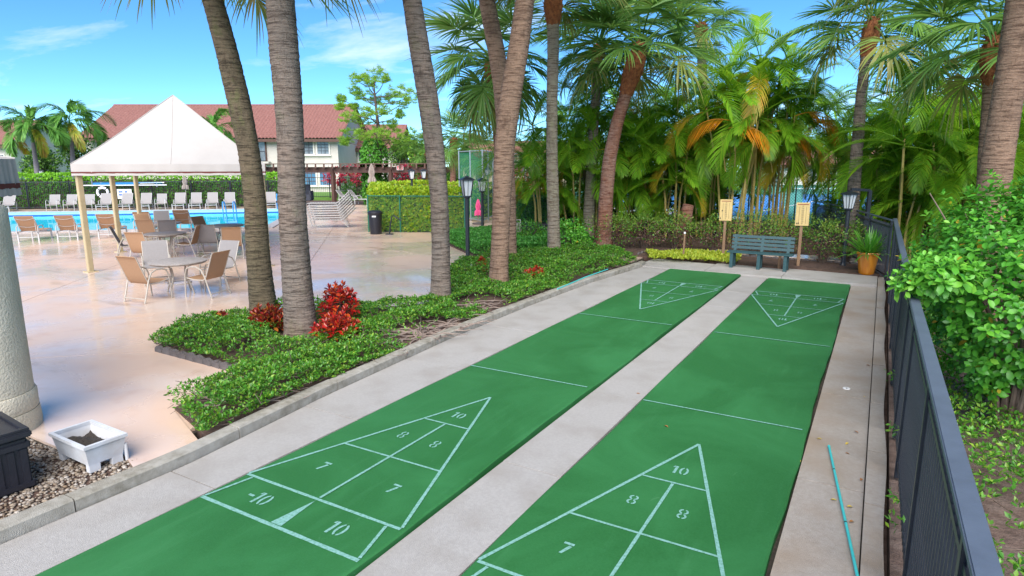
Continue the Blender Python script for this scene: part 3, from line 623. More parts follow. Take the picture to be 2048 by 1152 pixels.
def pinnate_frond(name, mat, seed, L=1.9, bend=1.5, n=34, ll=.50, vee=.55, plume=False, wid=.019, droop=.5, stalk=.22):
    r = np.random.default_rng(seed); K = 24; pts = [np.zeros(3)]; e = .0; tang = []
    for i in range(K):
        s = (i+.5)/K; a = -bend*s**1.35; d = np.array([math.cos(a), .0, math.sin(a)]); tang.append(d); pts.append(pts[-1]+d*L/K)
    pts = np.array(pts); tang.append(tang[-1]); tang = np.array(tang); m = MB().tube(pts[::2], list(np.linspace(.018, .003, len(pts[::2]))), 4)
    V = list(m.v); faces = [f for f in m.f if len(f) == 4]
    for i in range(n):
        s = stalk+(1-stalk)*(i+.5)/n; x = s*K; j = min(int(x), K-1); p = pts[j]+(pts[j+1]-pts[j])*(x-j); t = tang[j]; up = np.array([-t[2], 0, t[0]]); sd = np.array([0, 1., 0])
        prof = math.sin(PI*(.12+.86*(s-stalk)/(1-stalk)))**.7; Lf = ll*prof
        for q in ((-1, 1) if not plume else (-1, 1, -2, 2)):
            v = vee if abs(q) == 1 else r.uniform(-1.3, 1.4)
            sw = .55+.5*s+r.normal(0, .06)
            d = t*math.sin(sw*.9)+(sd*np.sign(q)*math.cos(v)+up*math.sin(v))*math.cos(sw*.9); d /= np.linalg.norm(d)
            l = Lf*r.uniform(.85, 1.1); w = np.cross(d, up); w /= np.linalg.norm(w)+1e-6; b = len(V)
            for tt, wd in ((0, .006), (.4, wid), (.78, wid*.7), (1., .001)):
                P_ = p+d*l*tt+np.array([0, 0, -1.])*droop*l*tt**2.2; V += [tuple(P_-w*wd), tuple(P_+w*wd)]
            for jj in range(3): faces.append((b+2*jj, b+2*jj+2, b+2*jj+3, b+2*jj+1))
    return np_mesh(name, np.array(V), [np.array(faces)], mat)
FAN = [fan_frond('frond', 'sabal_leaf', s, n=58, petiole=1.0+.1*(s % 3), rad=1.0+.06*(s % 4), droop=.3+.25*(s % 3)) for s in range(5)]
FAN_OLD = [fan_frond('frond', 'sabal_old', 20+s, droop=1.1, petiole=1.1) for s in range(2)]
ARECA = [pinnate_frond('frond', 'areca_leaf', 40+s, L=1.75+.15*s, bend=1.05+.3*s, n=44, ll=.46, wid=.0125) for s in range(5)]
ARECA_Y = [pinnate_frond('frond', 'areca_yellow', 60+s, L=1.8, bend=1.7+.3*s, n=42, ll=.42, wid=.012) for s in range(2)]
ARECA_O = [pinnate_frond('frond', 'areca_orange', 70+s, L=1.6, bend=1.7+.3*s, n=34, ll=.52, wid=.013, vee=-.75, droop=.7) for s in range(2)]
ARECA_B = [pinnate_frond('frond', 'areca_brown', 80, L=1.4, bend=2.1, ll=.34, droop=1., wid=.009)]
FOX = [pinnate_frond('frond', 'foxtail_leaf', 90+s, L=2.35, bend=1.9+.25*s, n=52, ll=.52, plume=True, wid=.026, stalk=.12) for s in range(3)]
FOX_OLD = [pinnate_frond('frond', 'foxtail_old', 96, L=2.2, bend=2.3, n=50, ll=.42, plume=True, wid=.026, stalk=.12)]

def trunk_mesh(pts, rad, mat, seed, n=20, step=.035, flare=True):
    """ringed palm trunk through pts (m,3) with radii"""
    pts = np.array(pts, float); d = np.r_[0, np.cumsum(np.linalg.norm(np.diff(pts, axis=0), axis=1))]; L = d[-1]
    # smooth the path
    ss = np.linspace(0, L, max(8, int(L/step))); C_ = np.stack([np.interp(ss, d, pts[:, k]) for k in range(3)], 1); rr = np.interp(ss, d, rad)
    ker = np.hanning(max(5, int(.9/step)) | 1); ker /= ker.sum(); h = len(ker)//2
    for k in range(3):
        pad_ = np.r_[2*C_[0, k]-C_[1:h+1, k][::-1], C_[:, k], 2*C_[-1, k]-C_[-h-1:-1, k][::-1]]; C_[:, k] = np.convolve(pad_, ker, 'valid')
    padr = np.r_[np.full(h, rr[0]), rr, np.full(h, rr[-1])]; rr = np.convolve(padr, ker, 'valid')
    r = np.random.default_rng(seed); m = len(ss); T = np.gradient(C_, axis=0); T = unit(T); U = np.cross(T, [0, 1, 0]); U = unit(U); Wv = np.cross(T, U)
    a = np.linspace(0, 2*PI, n, endpoint=False); ph = r.uniform(0, 6.28, 6)
    A, Z = np.meshgrid(a, ss); rg = ((Z*11+.35*np.sin(A*2+ph[0])+.3*np.sin(Z*3+ph[1])) % 1)
    dist = 1+.034*rg+.03*np.sin(A*3+Z*1.3+ph[2])+.016*np.sin(A*5-Z*2.1+ph[3])+r.normal(0, .013, A.shape)
    if flare: dist = dist*(1+.26*np.exp(-Z/.3))
    V = C_[:, None]+(np.cos(A)[..., None]*U[:, None]+np.sin(A)[..., None]*Wv[:, None])*(rr[:, None]*dist)[..., None]
    i = np.arange(m-1)[:, None]*n; k = np.arange(n)[None]; kk = (k+1) % n
    F_ = np.stack([i+k, i+kk, i+n+kk, i+n+k], -1).reshape(-1, 4)
    return np_mesh('trunk', V.reshape(-1, 3), [F_], mat, smooth=True), C_[-1], T[-1]
def boots_mesh(c, axis, r0, H, seed, mat='boots'):
    """the ragged collar of old leaf bases under a sabal crown"""
    r = np.random.default_rng(seed); m = MB(); axis = np.array(axis)/np.linalg.norm(axis); u = np.cross(axis, [1, .1, 0]); u /= np.linalg.norm(u); w = np.cross(axis, u)
    prof = [(r0*.95, 0), (r0*1.3, H*.2), (r0*1.62, H*.5), (r0*1.45, H*.8), (r0*.9, H)]
    vs, fs = [], []; n = 18
    for q, z in prof:
        for k in range(n): a = 2*PI*k/n; vs.append(c+axis*z+(u*math.cos(a)+w*math.sin(a))*q*r.uniform(.92, 1.06))
    for i in range(4):
        for k in range(n): fs.append((i*n+k, i*n+(k+1) % n, (i+1)*n+(k+1) % n, (i+1)*n+k))
    m.add(vs, fs)
    for k in range(110):
        a = k*2.399; t = (k+.5)/110; z = H*t; q = np.interp(t, [0, .2, .5, .8, 1], [x[0] for x in prof]); o = u*math.cos(a)+w*math.sin(a); s = np.cross(axis, o)
        b = c+axis*(z-.05)+o*q*.93; tip = b+axis*r.uniform(.07, .15)+o*r.uniform(.02, .07)+s*r.uniform(-.04, .04); wd = r.uniform(.02, .045)
        m.add([b-s*wd, b+s*wd, tip+s*wd*.35, tip-s*wd*.35, b-s*wd*.8-o*.03, b+s*wd*.8-o*.03], [(0, 1, 2, 3), (0, 4, 5, 1), (1, 5, 2), (0, 3, 4), (4, 3, 2, 5)])
    return m.mesh('leaf_bases', mat)
def crown(root, c, axis, meshes, old, n, seed, scale=1., lo=-62, hi=80, skip=None, loc0=None):
    r = random.Random(seed); c = Vector(c)
    for i in range(n):
        t = (i+.5)/n; az = i*2.39996+r.uniform(-.2, .2); pit = hi+(lo-hi)*t**.85+r.uniform(-8, 8)
        use_old = old and t > .86
        o = link('frond', r.choice(old if use_old else meshes), root)
        o.rotation_mode = 'XYZ'; o.rotation_euler = (r.uniform(-.35, .35), -R(pit), az); o.location = c+Vector((math.cos(az)*.06, math.sin(az)*.06, (.1-.35*t)*scale)); s = scale*r.uniform(.86, 1.1); o.scale = (s, s, s)
def sabal(label, prof, D, mat, seed, head=None, nf=32, crown_scale=1., ground_z=0., lo=-62):
    """prof: photograph points (x,y,width px) from foot to crown, standing at distance D"""
    C3 = [PV(x, y, D) for x, y, w in prof]; rad = [w/2*np.linalg.norm(PV(x, y, D)-CAM)/math.hypot(F_PX, math.hypot(x-1024, y-576))*.88 for (x, y, w) in prof]
    base = np.array([C3[0][0], C3[0][1], 0.]); root = thing('sabal_palm', label, 'palm tree', base, group='sabal palms')
    P_ = [c-base for c in C3]; P_[0] = P_[0]*1.; P_[0][2] = ground_z-.05
    me, top, ax = trunk_mesh(P_, rad, mat, seed); link('trunk', me, root)
    rt = rad[-1]
    link('leaf_bases', boots_mesh(top-ax*.05, ax, rt*1.02, head or .75, seed+5), root)
    crown(root, top+ax*(head or .75)*.95, ax, FAN, FAN_OLD, nf, seed, crown_scale, lo=lo); return root
sabal('leaning mossy palm trunk, leftmost of the two in front of the canopy', [(531, 652, 56), (524, 600, 54), (515, 500, 50), (510, 400, 46), (498, 300, 46), (478, 200, 49), (453, 100, 47), (426, 4, 45), (418, -20, 45)], 11.2, 'trunk_mossy', 1, lo=0, nf=20)
sabal('thick straight grey palm trunk right of the mossy leaning one', [(605, 686, 66), (597, 600, 65), (590, 500, 62), (583, 400, 60), (581, 300, 58), (577, 200, 60), (569, 100, 64), (562, 8, 62), (556, -70, 60)], 10.0, 'trunk_grey', 2, head=1.1, lo=0, nf=20)
sabal('reddish grey palm trunk alone in the middle of the bed', [(882, 612, 44), (882, 500, 40), (879, 400, 40), (869, 300, 42), (856, 200, 46), (840, 100, 45), (825, 0, 42), (806, -110, 42), (785, -230, 42)], 12.55, 'trunk_grey', 3, lo=0, nf=20)
sabal('brown palm trunk leaning right, front one of the crossing pair', [(997, 584, 42), (1000, 500, 40), (1003, 400, 41), (1008, 300, 46), (1021, 200, 47), (1037, 100, 46), (1050, 0, 42), (1062, -100, 42), (1072, -200, 42)], 14.1, 'trunk_brown', 4, lo=-30, nf=22)
sabal('brown palm trunk leaning left, rear one of the crossing pair', [(1022, 536, 25), (1019, 400, 30), (1012, 300, 34), (1003, 170, 38), (992, 100, 38), (974, 0, 36), (958, -90, 36), (946, -150, 36)], 17.2, 'trunk_brown', 5, lo=-35, nf=22)
sabal('slim pale straight palm with orange leaf bases at the top edge', [(1108, 516, 29), (1106, 400, 27), (1104, 300, 25), (1104, 200, 25), (1106, 100, 26), (1106, 48, 27)], 18.8, 'trunk_pale', 6, head=1.1, lo=2, nf=22)
sabal('thin grey palm behind, left of the red curved palm', [(1175, 478, 27), (1180, 400, 25), (1184, 300, 23), (1191, 200, 20), (1196, 120, 18)], 24, 'trunk_pale', 7, head=.6, crown_scale=1.1, lo=-28, nf=26)
sabal('red brown curved palm with shaggy orange leaf bases', [(1207, 500, 35), (1211, 400, 32), (1219, 320, 30), (1233, 250, 28), (1251, 190, 27)], 20.6, 'trunk_red', 8, head=1.65, nf=28, crown_scale=1.2, lo=-14)
sabal('grey palm standing behind the hanging lantern by the angled fence', [(1700, 512, 28), (1705, 415, 27), (1714, 300, 25), (1722, 200, 23), (1731, 110, 21), (1732, 112, 23)], 19, 'trunk_grey', 9, head=1.1, lo=-20, crown_scale=1.1, nf=26)
sabal('large warm brown palm trunk at the right edge behind the leafy bush', [(1975, 722, 74), (1984, 500, 68), (1990, 360, 64), (2006, 250, 60), (2024, 130, 60), (2042, 0, 58), (2056, -110, 58)], 9.0, 'trunk_brown', 10, nf=18, lo=-12)
sabal('shorter palm with dark orange leaf bases left of the right edge trunk', [(1972, 560, 42), (1972, 400, 38), (1974, 300, 34), (1978, 210, 28), (1981, 165, 29)], 14, 'trunk_brown', 12, head=1.0, lo=-22, nf=28)
sabal('bushy fan palm crown behind the crossing pair of trunks', [(1010, 480, 26), (1003, 350, 24), (992, 230, 22), (988, 185, 22)], 22.5, 'trunk_red', 13, head=1.2, nf=34, crown_scale=1.15)
sabal('fan palm with its crown cut by the top edge, right of the red curved palm', [(1420, 465, 24), (1412, 300, 22), (1405, 150, 20), (1402, 75, 20)], 31, 'trunk_grey', 14, head=.7, lo=-30, nf=26)
sabal('far fan palm with orange trunk behind the pergola', [(905, 420, 14), (906, 350, 13), (908, 300, 13)], 46, 'trunk_red', 15, head=.9, nf=34)
sabal('far yellowish fan palm right of the pergola', [(960, 420, 14), (958, 370, 13), (955, 322, 13)], 44, 'trunk_red', 16, head=.6, nf=30, crown_scale=.85)
sabal('far fan palm half hidden behind the reddish grey trunk', [(862, 420, 14), (862, 360, 13), (858, 318, 13)], 50, 'trunk_grey', 17, head=.6, nf=28, crown_scale=.9)
# foxtail palms by the left building
def foxtail(label, foot, top, D, seed, n=11, scale=1.):
    a, b = PV(*foot, D), PV(*top, D); base = np.array([a[0], a[1], 0]); root = thing('foxtail_palm', label, 'palm tree', base, group='foxtail palms by the pool')
    me, tp, ax = trunk_mesh([np.array([0, 0, -.05]), (a-base)*.5+(b-base)*.5, b-base], [.22, .20, .13], 'foxtail_trunk', seed, step=.12); link('trunk', me, root)
    MB().tube([b-base, b-base+[0, 0, 1.1*scale]], [.12, .05], 8).build('crownshaft', 'foxtail_leaf', root, True)
    crown(root, b-base+[0, 0, 1.0*scale], ax, FOX, FOX_OLD, n, seed, scale, lo=-20, hi=72)
foxtail('foxtail palm with drooping plumes nearest the left edge', (84, 412), (66, 285), 52, 31, 14, 1.45)
foxtail('foxtail palm with drooping plumes left of the canopy peak', (150, 412), (143, 275), 54, 32, 14, 1.5)
foxtail('foxtail palm peeping out right of the canopy peak', (440, 412), (430, 290), 56, 33, 12, 1.35)

# ================================================================== ARECA CLUMPS
STEM = {}
def areca(label, x, D, hts, seed, spread=.55, yellow=.1, orange=(), brown=.012, low=3, zoff=0., short=True):
    r = random.Random(seed); b = GD(x, D); root = thing('areca_palm', label, 'palm clump', (b[0], b[1], 0.), group='areca palm clumps')
    hts = [h*1.1 for h in hts]+([r.uniform(2.2, 3.6)] if short else [r.uniform(4.2, 5.2), r.uniform(3.8, 4.8)])
    low = int(low*.45) if short else 0
    for k, h in enumerate(hts):
        az = k*2.4+r.uniform(-.4, .4); rr = spread*math.sqrt((k+.3)/len(hts)); p0 = np.array([rr*math.cos(az)*.6, rr*math.sin(az)*.6, -.05]); lean = r.uniform(.06, .17)
        p1 = p0+np.array([math.cos(az)*h*lean, math.sin(az)*h*lean, h]); mid = (p0+p1)/2-np.array([math.cos(az), math.sin(az), 0])*h*.03
        MB().tube([p0, (p0+mid)/2, mid, (p1+mid)/2, p1], [.042, .04, .037, .034, .028], 6).build('stem', 'areca_stem', root, True)
        nf = r.randint(8, 11)
        for i in range(nf):
            t = (i+.5)/nf; a2 = i*2.4+r.uniform(-.3, .3)+k; pit = 82-95*t**.9+r.uniform(-8, 8); q = r.random()
            me = r.choice(ARECA)
            if t > .75 and q < yellow*1.5: me = r.choice(ARECA_Y)
            if t > .8 and q > 1-brown*3: me = ARECA_B[0]
            o = link('frond', me, root); o.location = p1+np.array([0, 0, -.25*t]); o.rotation_euler = (r.uniform(-.3, .3), -R(pit), a2); s = r.uniform(.9, 1.25)*(.84+.06*h); o.scale = (s, s, s)
    for px, py, turn in orange:
        o = link('frond', ARECA_O[len(root.children) % 2], root); o.location = PV(px, py, D-1.5)-np.array([b[0], b[1], 0]); o.rotation_euler = (0, -R(22), math.atan2(RT[1], RT[0])+turn); o['label'] = 'orange dying frond hanging down'; o.scale = (1.15,)*3
        MB().tube([o.location, Vector(o.location)*.6+Vector((0, 0, .25))], .02, 5).build('leaf_stalk', 'areca_stem', root)
    for i in range(low):      # young shoots from the foot
        a2 = i*2.4+seed; o = link('frond', r.choice(ARECA), root); o.location = (r.uniform(-.3, .3), r.uniform(-.3, .3), r.uniform(.1, .9)); o.rotation_euler = (0, -R(r.uniform(45, 80)), a2); s = r.uniform(.7, 1.1); o.scale = (s, s, s)
areca('thin areca palm leaning over the hedge behind the crossing trunks', 1088, 24.5, [3.2, 4.0, 2.6, 2.0], 1, .6, .3, low=4)
areca('areca palm clump between the slim pale palm and the thin grey palm', 1150, 24.5, [4.2, 3.4, 2.6, 4.8, 1.6], 2, .7, low=5)
areca('areca palm clump right behind the red curved palm', 1245, 25.5, [4.6, 5.0, 3.2, 2.2, 3.8], 3, .7, .3, low=5)
areca('areca palm clump with low fronds left of the thick brown stump', 1310, 25, [4.2, 2.6, 3.4, 1.8, 2.2], 4, .7, low=6)
areca('areca palm clump behind the left scoreboard with hanging orange fronds', 1455, 22.5, [3.6, 5.2, 4.4, 3.8], 5, .6, .3, orange=((1442, 262, -.5), (1474, 246, 2.9)), low=4, short=False)
areca('tall areca palm clump behind the bench with arching tops', 1495, 23, [4.9, 4.0, 5.6, 3.6], 6, .5, .4, low=3, short=False)
areca('areca palm clump with a bright orange frond left of the tennis view', 1548, 23, [3.3, 4.8, 5.3, 4.2], 7, .5, .3, orange=((1535, 268, -.3), (1590, 232, -.2)), low=2, short=False)
areca('areca palm clump right of the tennis view beside the lantern', 1648, 26, [3.2, 4.4, 2.6], 8, .5, .2, brown=.08, low=4)
areca('areca palm clump right of the lantern palm', 1765, 20.5, [3.6, 2.4, 4.2, 1.6, 3.0], 9, .7, .1, low=7)
areca('dense areca palm clump behind the corner of the fence', 1835, 19.5, [3.2, 4.6, 2.2, 3.8, 1.4], 10, .8, .15, low=8)
areca('areca palm clump left of the right edge trunks', 1905, 21, [3.8, 4.8, 2.8, 2.0, 4.2], 11, .8, .1, low=7)
areca('areca palm clump behind the right edge trunks', 2010, 20, [4.2, 3.2, 5.0, 2.2], 12, .8, .1, low=6)
areca('areca palm clump at the back between red palm and bench', 1375, 28, [5.4, 4.6, 3.6, 2.8, 5.0], 13, .8, .2, low=6)
areca('feathery areca palm clump filling the gap behind the thin grey palm', 1192, 24.8, [3.4, 4.4, 2.4], 41, .6, .1, low=6)
areca('feathery areca palm clump between the red curved palm and the stump', 1345, 23.8, [3.0, 4.0, 2.2, 3.6], 42, .6, .15, low=5)
areca('feathery areca palm clump right of the stout stump', 1405, 24.2, [4.4, 3.2, 2.4, 3.8], 43, .6, .2, low=5)
areca('small areca palm clump before the lantern palm, beside the tennis view', 1690, 23.5, [2.4, 3.4, 1.6], 44, .5, .1, low=6)
areca('low spreading areca palm clump right of the fence lantern', 1790, 18.6, [1.8, 2.6, 3.2], 45, .6, .1, low=8)
areca('spreading areca palm clump behind the top of the leafy bush', 1880, 18.4, [2.4, 3.4, 1.7, 4.0], 46, .7, .1, low=8)
areca('areca palm clump showing between leafy bush and right edge trunk', 1950, 17.6, [2.2, 3.2, 1.5, 3.9], 47, .7, .1, low=8)
BACK = ['left of the red curved palm', 'right behind the red curved palm', 'behind the left scoreboard', 'above the bench, reaching into the sky', 'just right of the lantern palm', 'behind the fence corner', 'left of the right edge trunks', 'behind the right edge trunks', 'right of the slim pale palm']
for i, (x, D, h) in enumerate(((1190, 30, 4.6), (1290, 31, 4.9), (1430, 30, 5.0), (1530, 32, 5.6), (1740, 30, 5.2), (1810, 28, 4.8), (1890, 30, 5.4), (1970, 27, 5.0), (1110, 30, 4.0))):
    areca('tall back row areca palm clump '+BACK[i], x, D, [h, h*.85, h*.7, h*.55, h*.4], 20+i, .9, .12, low=6)
# ================================================================== SHRUBS, HEDGES, GROUND COVER
def cover(name, polys, n, hfun, mat, leaf, label, cat='ground cover', k=4, bald=(), up=.7, mats=None, twigs=0, edge=.06, patchy=False):
    poly = polys; A = np.array(poly); lo, hi = A.min(0), A.max(0)
    P = np.c_[rng.uniform(lo[0], hi[0], n), rng.uniform(lo[1], hi[1], n), np.zeros(n)]; P = P[inside(P, poly)]
    keep = np.ones(len(P), bool)
    for bx, by, br, pr in bald: keep &= ~((np.hypot(P[:, 0]-bx, P[:, 1]-by) < br*(1+.35*vnoise(P, 4, 3))) & (rng.random(len(P)) > pr))
    if patchy: keep &= ~((vnoise(P, 3.2, 12) < -.38) & (rng.random(len(P)) < .5))
    P = P[keep]; h = hfun(P); P[:, 2] = h*(.45+.55*rng.random(len(P))**.5)+.02
    Pk = np.repeat(P, k, 0); m = len(Pk); d = rnd_dirs(m); d[:, 2] = np.abs(d[:, 2])*up+.15; d = unit(d); N = rnd_dirs(m)*.6+[0, 0, 1.]
    L_ = rng.uniform(leaf*.6, leaf*1.35, m); V, Fs = leaf_geo(Pk+d*.01, d, N, L_, L_*.48)
    o = link(name, np_mesh(name, V, Fs, mat)); tag(o, label, cat, kind='stuff')
    if twigs:
        q = P[rng.choice(len(P), twigs)]; e = unit(rng.normal(size=(twigs, 3))*[1, 1, .35]); l = rng.uniform(.06, .24, twigs)[:, None]; q = q.copy(); q[:, 2] *= .9; w = unit(np.cross(e, rnd_dirs(twigs)))*.006; u = np.cross(e, w)
        V = np.stack([q-w, q+w, q+u, q+e*l-w*.5, q+e*l+w*.5, q+e*l+u*.5], 1).reshape(-1, 3); b = np.arange(twigs)[:, None]*6
        t = link('twigs', np_mesh('twigs', V, [np.concatenate([b+[0, 1, 4, 3], b+[1, 2, 5, 4], b+[2, 0, 3, 5]])], 'twig'), o); t['kind'] = 'stuff'
    return o
def edge_d(P, poly):
    d = np.full(len(P), 9.)
    for i in range(len(poly)):
        a, b = np.array(poly[i]), np.array(poly[(i+1) % len(poly)]); ab = b-a; t = np.clip(((P[:, :2]-a)@ab)/(ab@ab), 0, 1); d = np.minimum(d, np.linalg.norm(P[:, :2]-a-t[:, None]*ab, axis=1))
    return d
def h1(P): return (.21+.11*vnoise(P, 2.6, 1)+.10*vnoise(P, 8, 2)+.10*np.clip((3.2-P[:, 1])/2, 0, 1)+.12*np.clip((P[:, 1]-9)/3, 0, 1))*np.clip(edge_d(P, BED1)/.14, .6, 1)
bl = [G(850, 672), G(958, 618), G(800, 690), G(1010, 628), G(770, 640)]
_c = np.array([-2.4, 6.]); COV1 = [tuple(np.array(p)+(np.array([-.07, -.05]) if p[0] < kx(p[1])-.4 else np.array([.05 if p[1] < 1 else .03, -.12 if p[1] < 1 else 0]))) for p in BED1]
cover('ground_cover', COV1, 64000, h1, 'cover_leaf', .047, 'low green ground cover filling the bed along the kerb', k=4, twigs=2600, patchy=True, bald=[(bl[0][0], bl[0][1], .55, .12), (bl[1][0], bl[1][1], .6, .15), (bl[2][0], bl[2][1], .4, .3), (bl[3][0], bl[3][1], .45, .2), (bl[4][0], bl[4][1], .4, .4), (-1.35, 5.6, .35, .15), (-3.0, 3.8, .42, 0)])
def h2(P): return (.34+.06*vnoise(P, 2.2, 5)+.03*vnoise(P, 6, 6))*np.clip(edge_d(P, BED2)/.25, .3, 1)
cover('ground_cover', BED2, 34000, h2, 'cover_dark', .06, 'dense green ground cover across the pink path', k=4, twigs=100)
lime = [tuple(G(*p)[:2]) for p in ((1292, 508), (1300, 524), (1475, 531), (1480, 514))]
cover('lime_ground_cover', lime, 2600, lambda P: .11+.05*vnoise(P, 5, 8), 'lime_cover', .09, 'bright yellow green strap leaved plants in a row left of the bench', 'ground cover', k=4, up=1.6)
und = [(5.3, -4), (12, -4), (12, 16), (5.2, 15), (5.3, 8)]
cover('undergrowth', und, 34000, lambda P: .18+.18*np.clip(vnoise(P, 1.6, 9), -.6, 1), 'cover_leaf', .05, 'sparse leafy undergrowth on the litter beyond the fence', k=5, twigs=1600, bald=[(6.4, 2.6, .7, .25), (6.8, 6.5, 1., .3)])
# weeds poking through the pickets
for i, (px, py) in enumerate(((1820, 862), (1808, 1000), (1812, 1045), (1833, 760))):
    p = G(px, py, .3); p[0] = 5.09; d = rnd_dirs(14); d[:, 0] = -np.abs(d[:, 0]); o = link('weed', leaf_mesh('weed', 'cover_leaf', rng.normal(0, .03, (14, 3)), d, rnd_dirs(14), .06, .022)); o.location = p
    tag(o, 'small weed sprig poking through the dark picket fence', 'weed', 'weed sprigs in the fence')
# surface roots in the bare patches
def roots(c, n, seed, label):
    r = random.Random(seed); root = thing('surface_roots', label, 'roots', (c[0], c[1], .05))
    for i in range(n):
        a = r.uniform(0, 6.28); p = np.array([r.uniform(-.3, .3), r.uniform(-.3, .3), .015]); pts = [p.copy()]
        for k in range(6):
            a += r.uniform(-.6, .6); p = p+np.array([math.cos(a)*.13, math.sin(a)*.13, r.uniform(-.02, .035)]); p[2] = max(.005, min(p[2], .12)); pts.append(p.copy())
        MB().tube(pts, [r.uniform(.010, .019)*(1-k*.13) for k in range(7)], 5).build('root', 'root_grey', root, True)
roots(bl[0], 30, 1, 'tangle of grey surface roots in the bare patch by the kerb')
roots(bl[1], 16, 2, 'grey surface roots between the two middle palm trunks')
roots(bl[2], 12, 3, 'grey surface roots right of the red croton')
roots(np.array([-1.35, 5.6, 0]), 12, 4, 'grey surface roots close to the kerb below the brown trunks')
roots(G(470, 820), 7, 5, 'few bare stems in the near corner of the bed')
# crotons: whorls of broad red leaves
def croton(label, x, y, h, w, seed, mat='croton_leaf', nb=9, two=True):
    b = G(x, y); root = thing('croton_shrub', label, 'shrub', (b[0], b[1], .02), group='red crotons'); r = np.random.default_rng(seed); V = []; st = MB(); PP, AA, NN, LL = [], [], [], []
    for i in range(nb*4):
        a = i*2.4; rr = w*.5*math.sqrt((i+.4)/(nb*4)); z = h*(.35+.65*math.sqrt(max(0, 1-(rr/(w*.52))**2)))*r.uniform(.72, 1.02); tip = np.array([rr*math.cos(a), rr*math.sin(a), z])
        st.tube([np.array([rr*.2*math.cos(a), rr*.2*math.sin(a), -.02]), tip*[.6, .6, .55], tip], [.011, .009, .006], 4)
        k = 15; an = np.arange(k)*2.4; el = np.linspace(1.35, -.2, k); d = np.stack([np.cos(an)*np.cos(el), np.sin(an)*np.cos(el), np.sin(el)], 1)+r.normal(0, .1, (k, 3))
        PP.append(tip+np.stack([np.zeros(k), np.zeros(k), -np.arange(k)*.010], 1)); AA.append(d); NN.append(np.tile([0, 0, 1.], (k, 1))+r.normal(0, .4, (k, 3))-d*.2); LL.append(np.linspace(.06, .145, k))
    st.build('stems', 'bark', root); L_ = np.concatenate(LL); link('foliage', leaf_mesh('foliage', mat, np.concatenate(PP), np.concatenate(AA), np.concatenate(NN), L_, L_*.42, rich=True), root)
    return root
croton('tall bright red croton right of the thick grey trunk, upper tier', 683, 662, .86, .60, 1, nb=9)
croton('red croton, lower front tier right of the thick grey trunk', 678, 684, .46, .74, 2, nb=9)
croton('dark red croton between the mossy and grey trunks', 540, 668, .50, .62, 3, 'croton_dark')
croton('tiny dark red croton at the left end of the bed', 446, 660, .30, .22, 4, 'croton_dark', nb=3)
croton('small red croton at the foot of the black lamp post', 963, 548, .42, .26, 5, nb=3)
croton('low red croton right of the front brown trunk', 1070, 566, .40, .60, 6, nb=6)
croton('red croton leaves at the foot of the brown trunk', 935, 560, .1, .1, 7, nb=1) if False else None
# hibiscus at the foot of the slim palm
def bush(name, label, c, rad, n, mats, leaf, seed, cat='shrub', shell=.5, nz=.3, group=None, stems=8, wide=.5, rich=False, z0=0.):
    root = thing(name, label, cat, (c[0], c[1], 0), group=group); st = MB(); r = random.Random(seed)
    for i in range(stems):
        a = i*2.4; q = np.array([math.cos(a)*rad[0]*.6, math.sin(a)*rad[1]*.6, c[2]+rad[2]*r.uniform(-.2, .6)]); st.tube([(math.cos(a)*.05, math.sin(a)*.05, -.05), q*[.35, .35, .5], q], [.022, .016, .007], 5)
    if stems: st.build('stems', 'bark', root)
    for k, (mt, fr, zb) in enumerate(mats):
        m = int(n*fr); P, d = blob_pts(m*2, (0, 0, c[2]), rad, shell, nz, seed+k)
        sel = (P[:, 2] > z0+.03); 
        if zb: sel &= ((P[:, 2]-c[2])/rad[2] > zb[0]+.25*vnoise(P, 5, seed)) & ((P[:, 2]-c[2])/rad[2] < zb[1]+.25*vnoise(P, 5, seed))
        P, d = P[sel][:m], d[sel][:m]; A = unit(d*.6+rnd_dirs(len(P))*.8+[0, 0, .25]); N = unit(d+rnd_dirs(len(P))*.7+[0, 0, .5]); L_ = rng.uniform(leaf*.65, leaf*1.3, len(P))
        link('foliage', leaf_mesh('foliage', mt, P, A, N, L_, L_*wide, rich=rich), root)
    return root
b = G(1135, 506); bush('hibiscus_shrub', 'light green hibiscus with yellow leaves before the slim palm', (b[0], b[1], .55), (.75, .6, .55), 1500, [('bush_bright', .6, None), ('bush_leaf', .45, None), ('bush_yellow', .035, None)], .085, 5, nz=.5, wide=.7, rich=True)
# shrubs behind the bench: green on top, bare and reddish below
for i, (x, D, w, h, lab) in enumerate(((1225, 20.6, .75, 1.2, 'loose green shrub right of the red curved palm'), (1285, 20.8, .9, 1.2, 'airy green shrub behind the lime plants'), (1345, 20.8, .8, 1.15, 'airy shrub behind the wooden stake'), (1420, 20.2, .75, 1.1, 'thin shrub between stake and left scoreboard'),
        (1500, 19.0, .85, 1.35, 'green topped reddish shrub behind the left scoreboard'), (1560, 19.2, .7, 1.1, 'bare twiggy shrub between the scoreboards'), (1640, 17.6, .8, 1.35, 'green topped reddish shrub right of the right scoreboard'), (1685, 17.8, .75, 1.25, 'reddish shrub between the scoreboard and the orange pot'))):
    b = GD(x, D); bush('shrub', lab, (b[0], b[1], h*.6), (w, w*.8, h*.5), 1900, [('shrub_green', .55, (-.1, 2)), ('shrub_red', .42, (-2, .35)), ('cover_leaf', .16, (-1, .3))], .065, 50+i, group='shrubs behind the bench', shell=.35, nz=.45, stems=13)
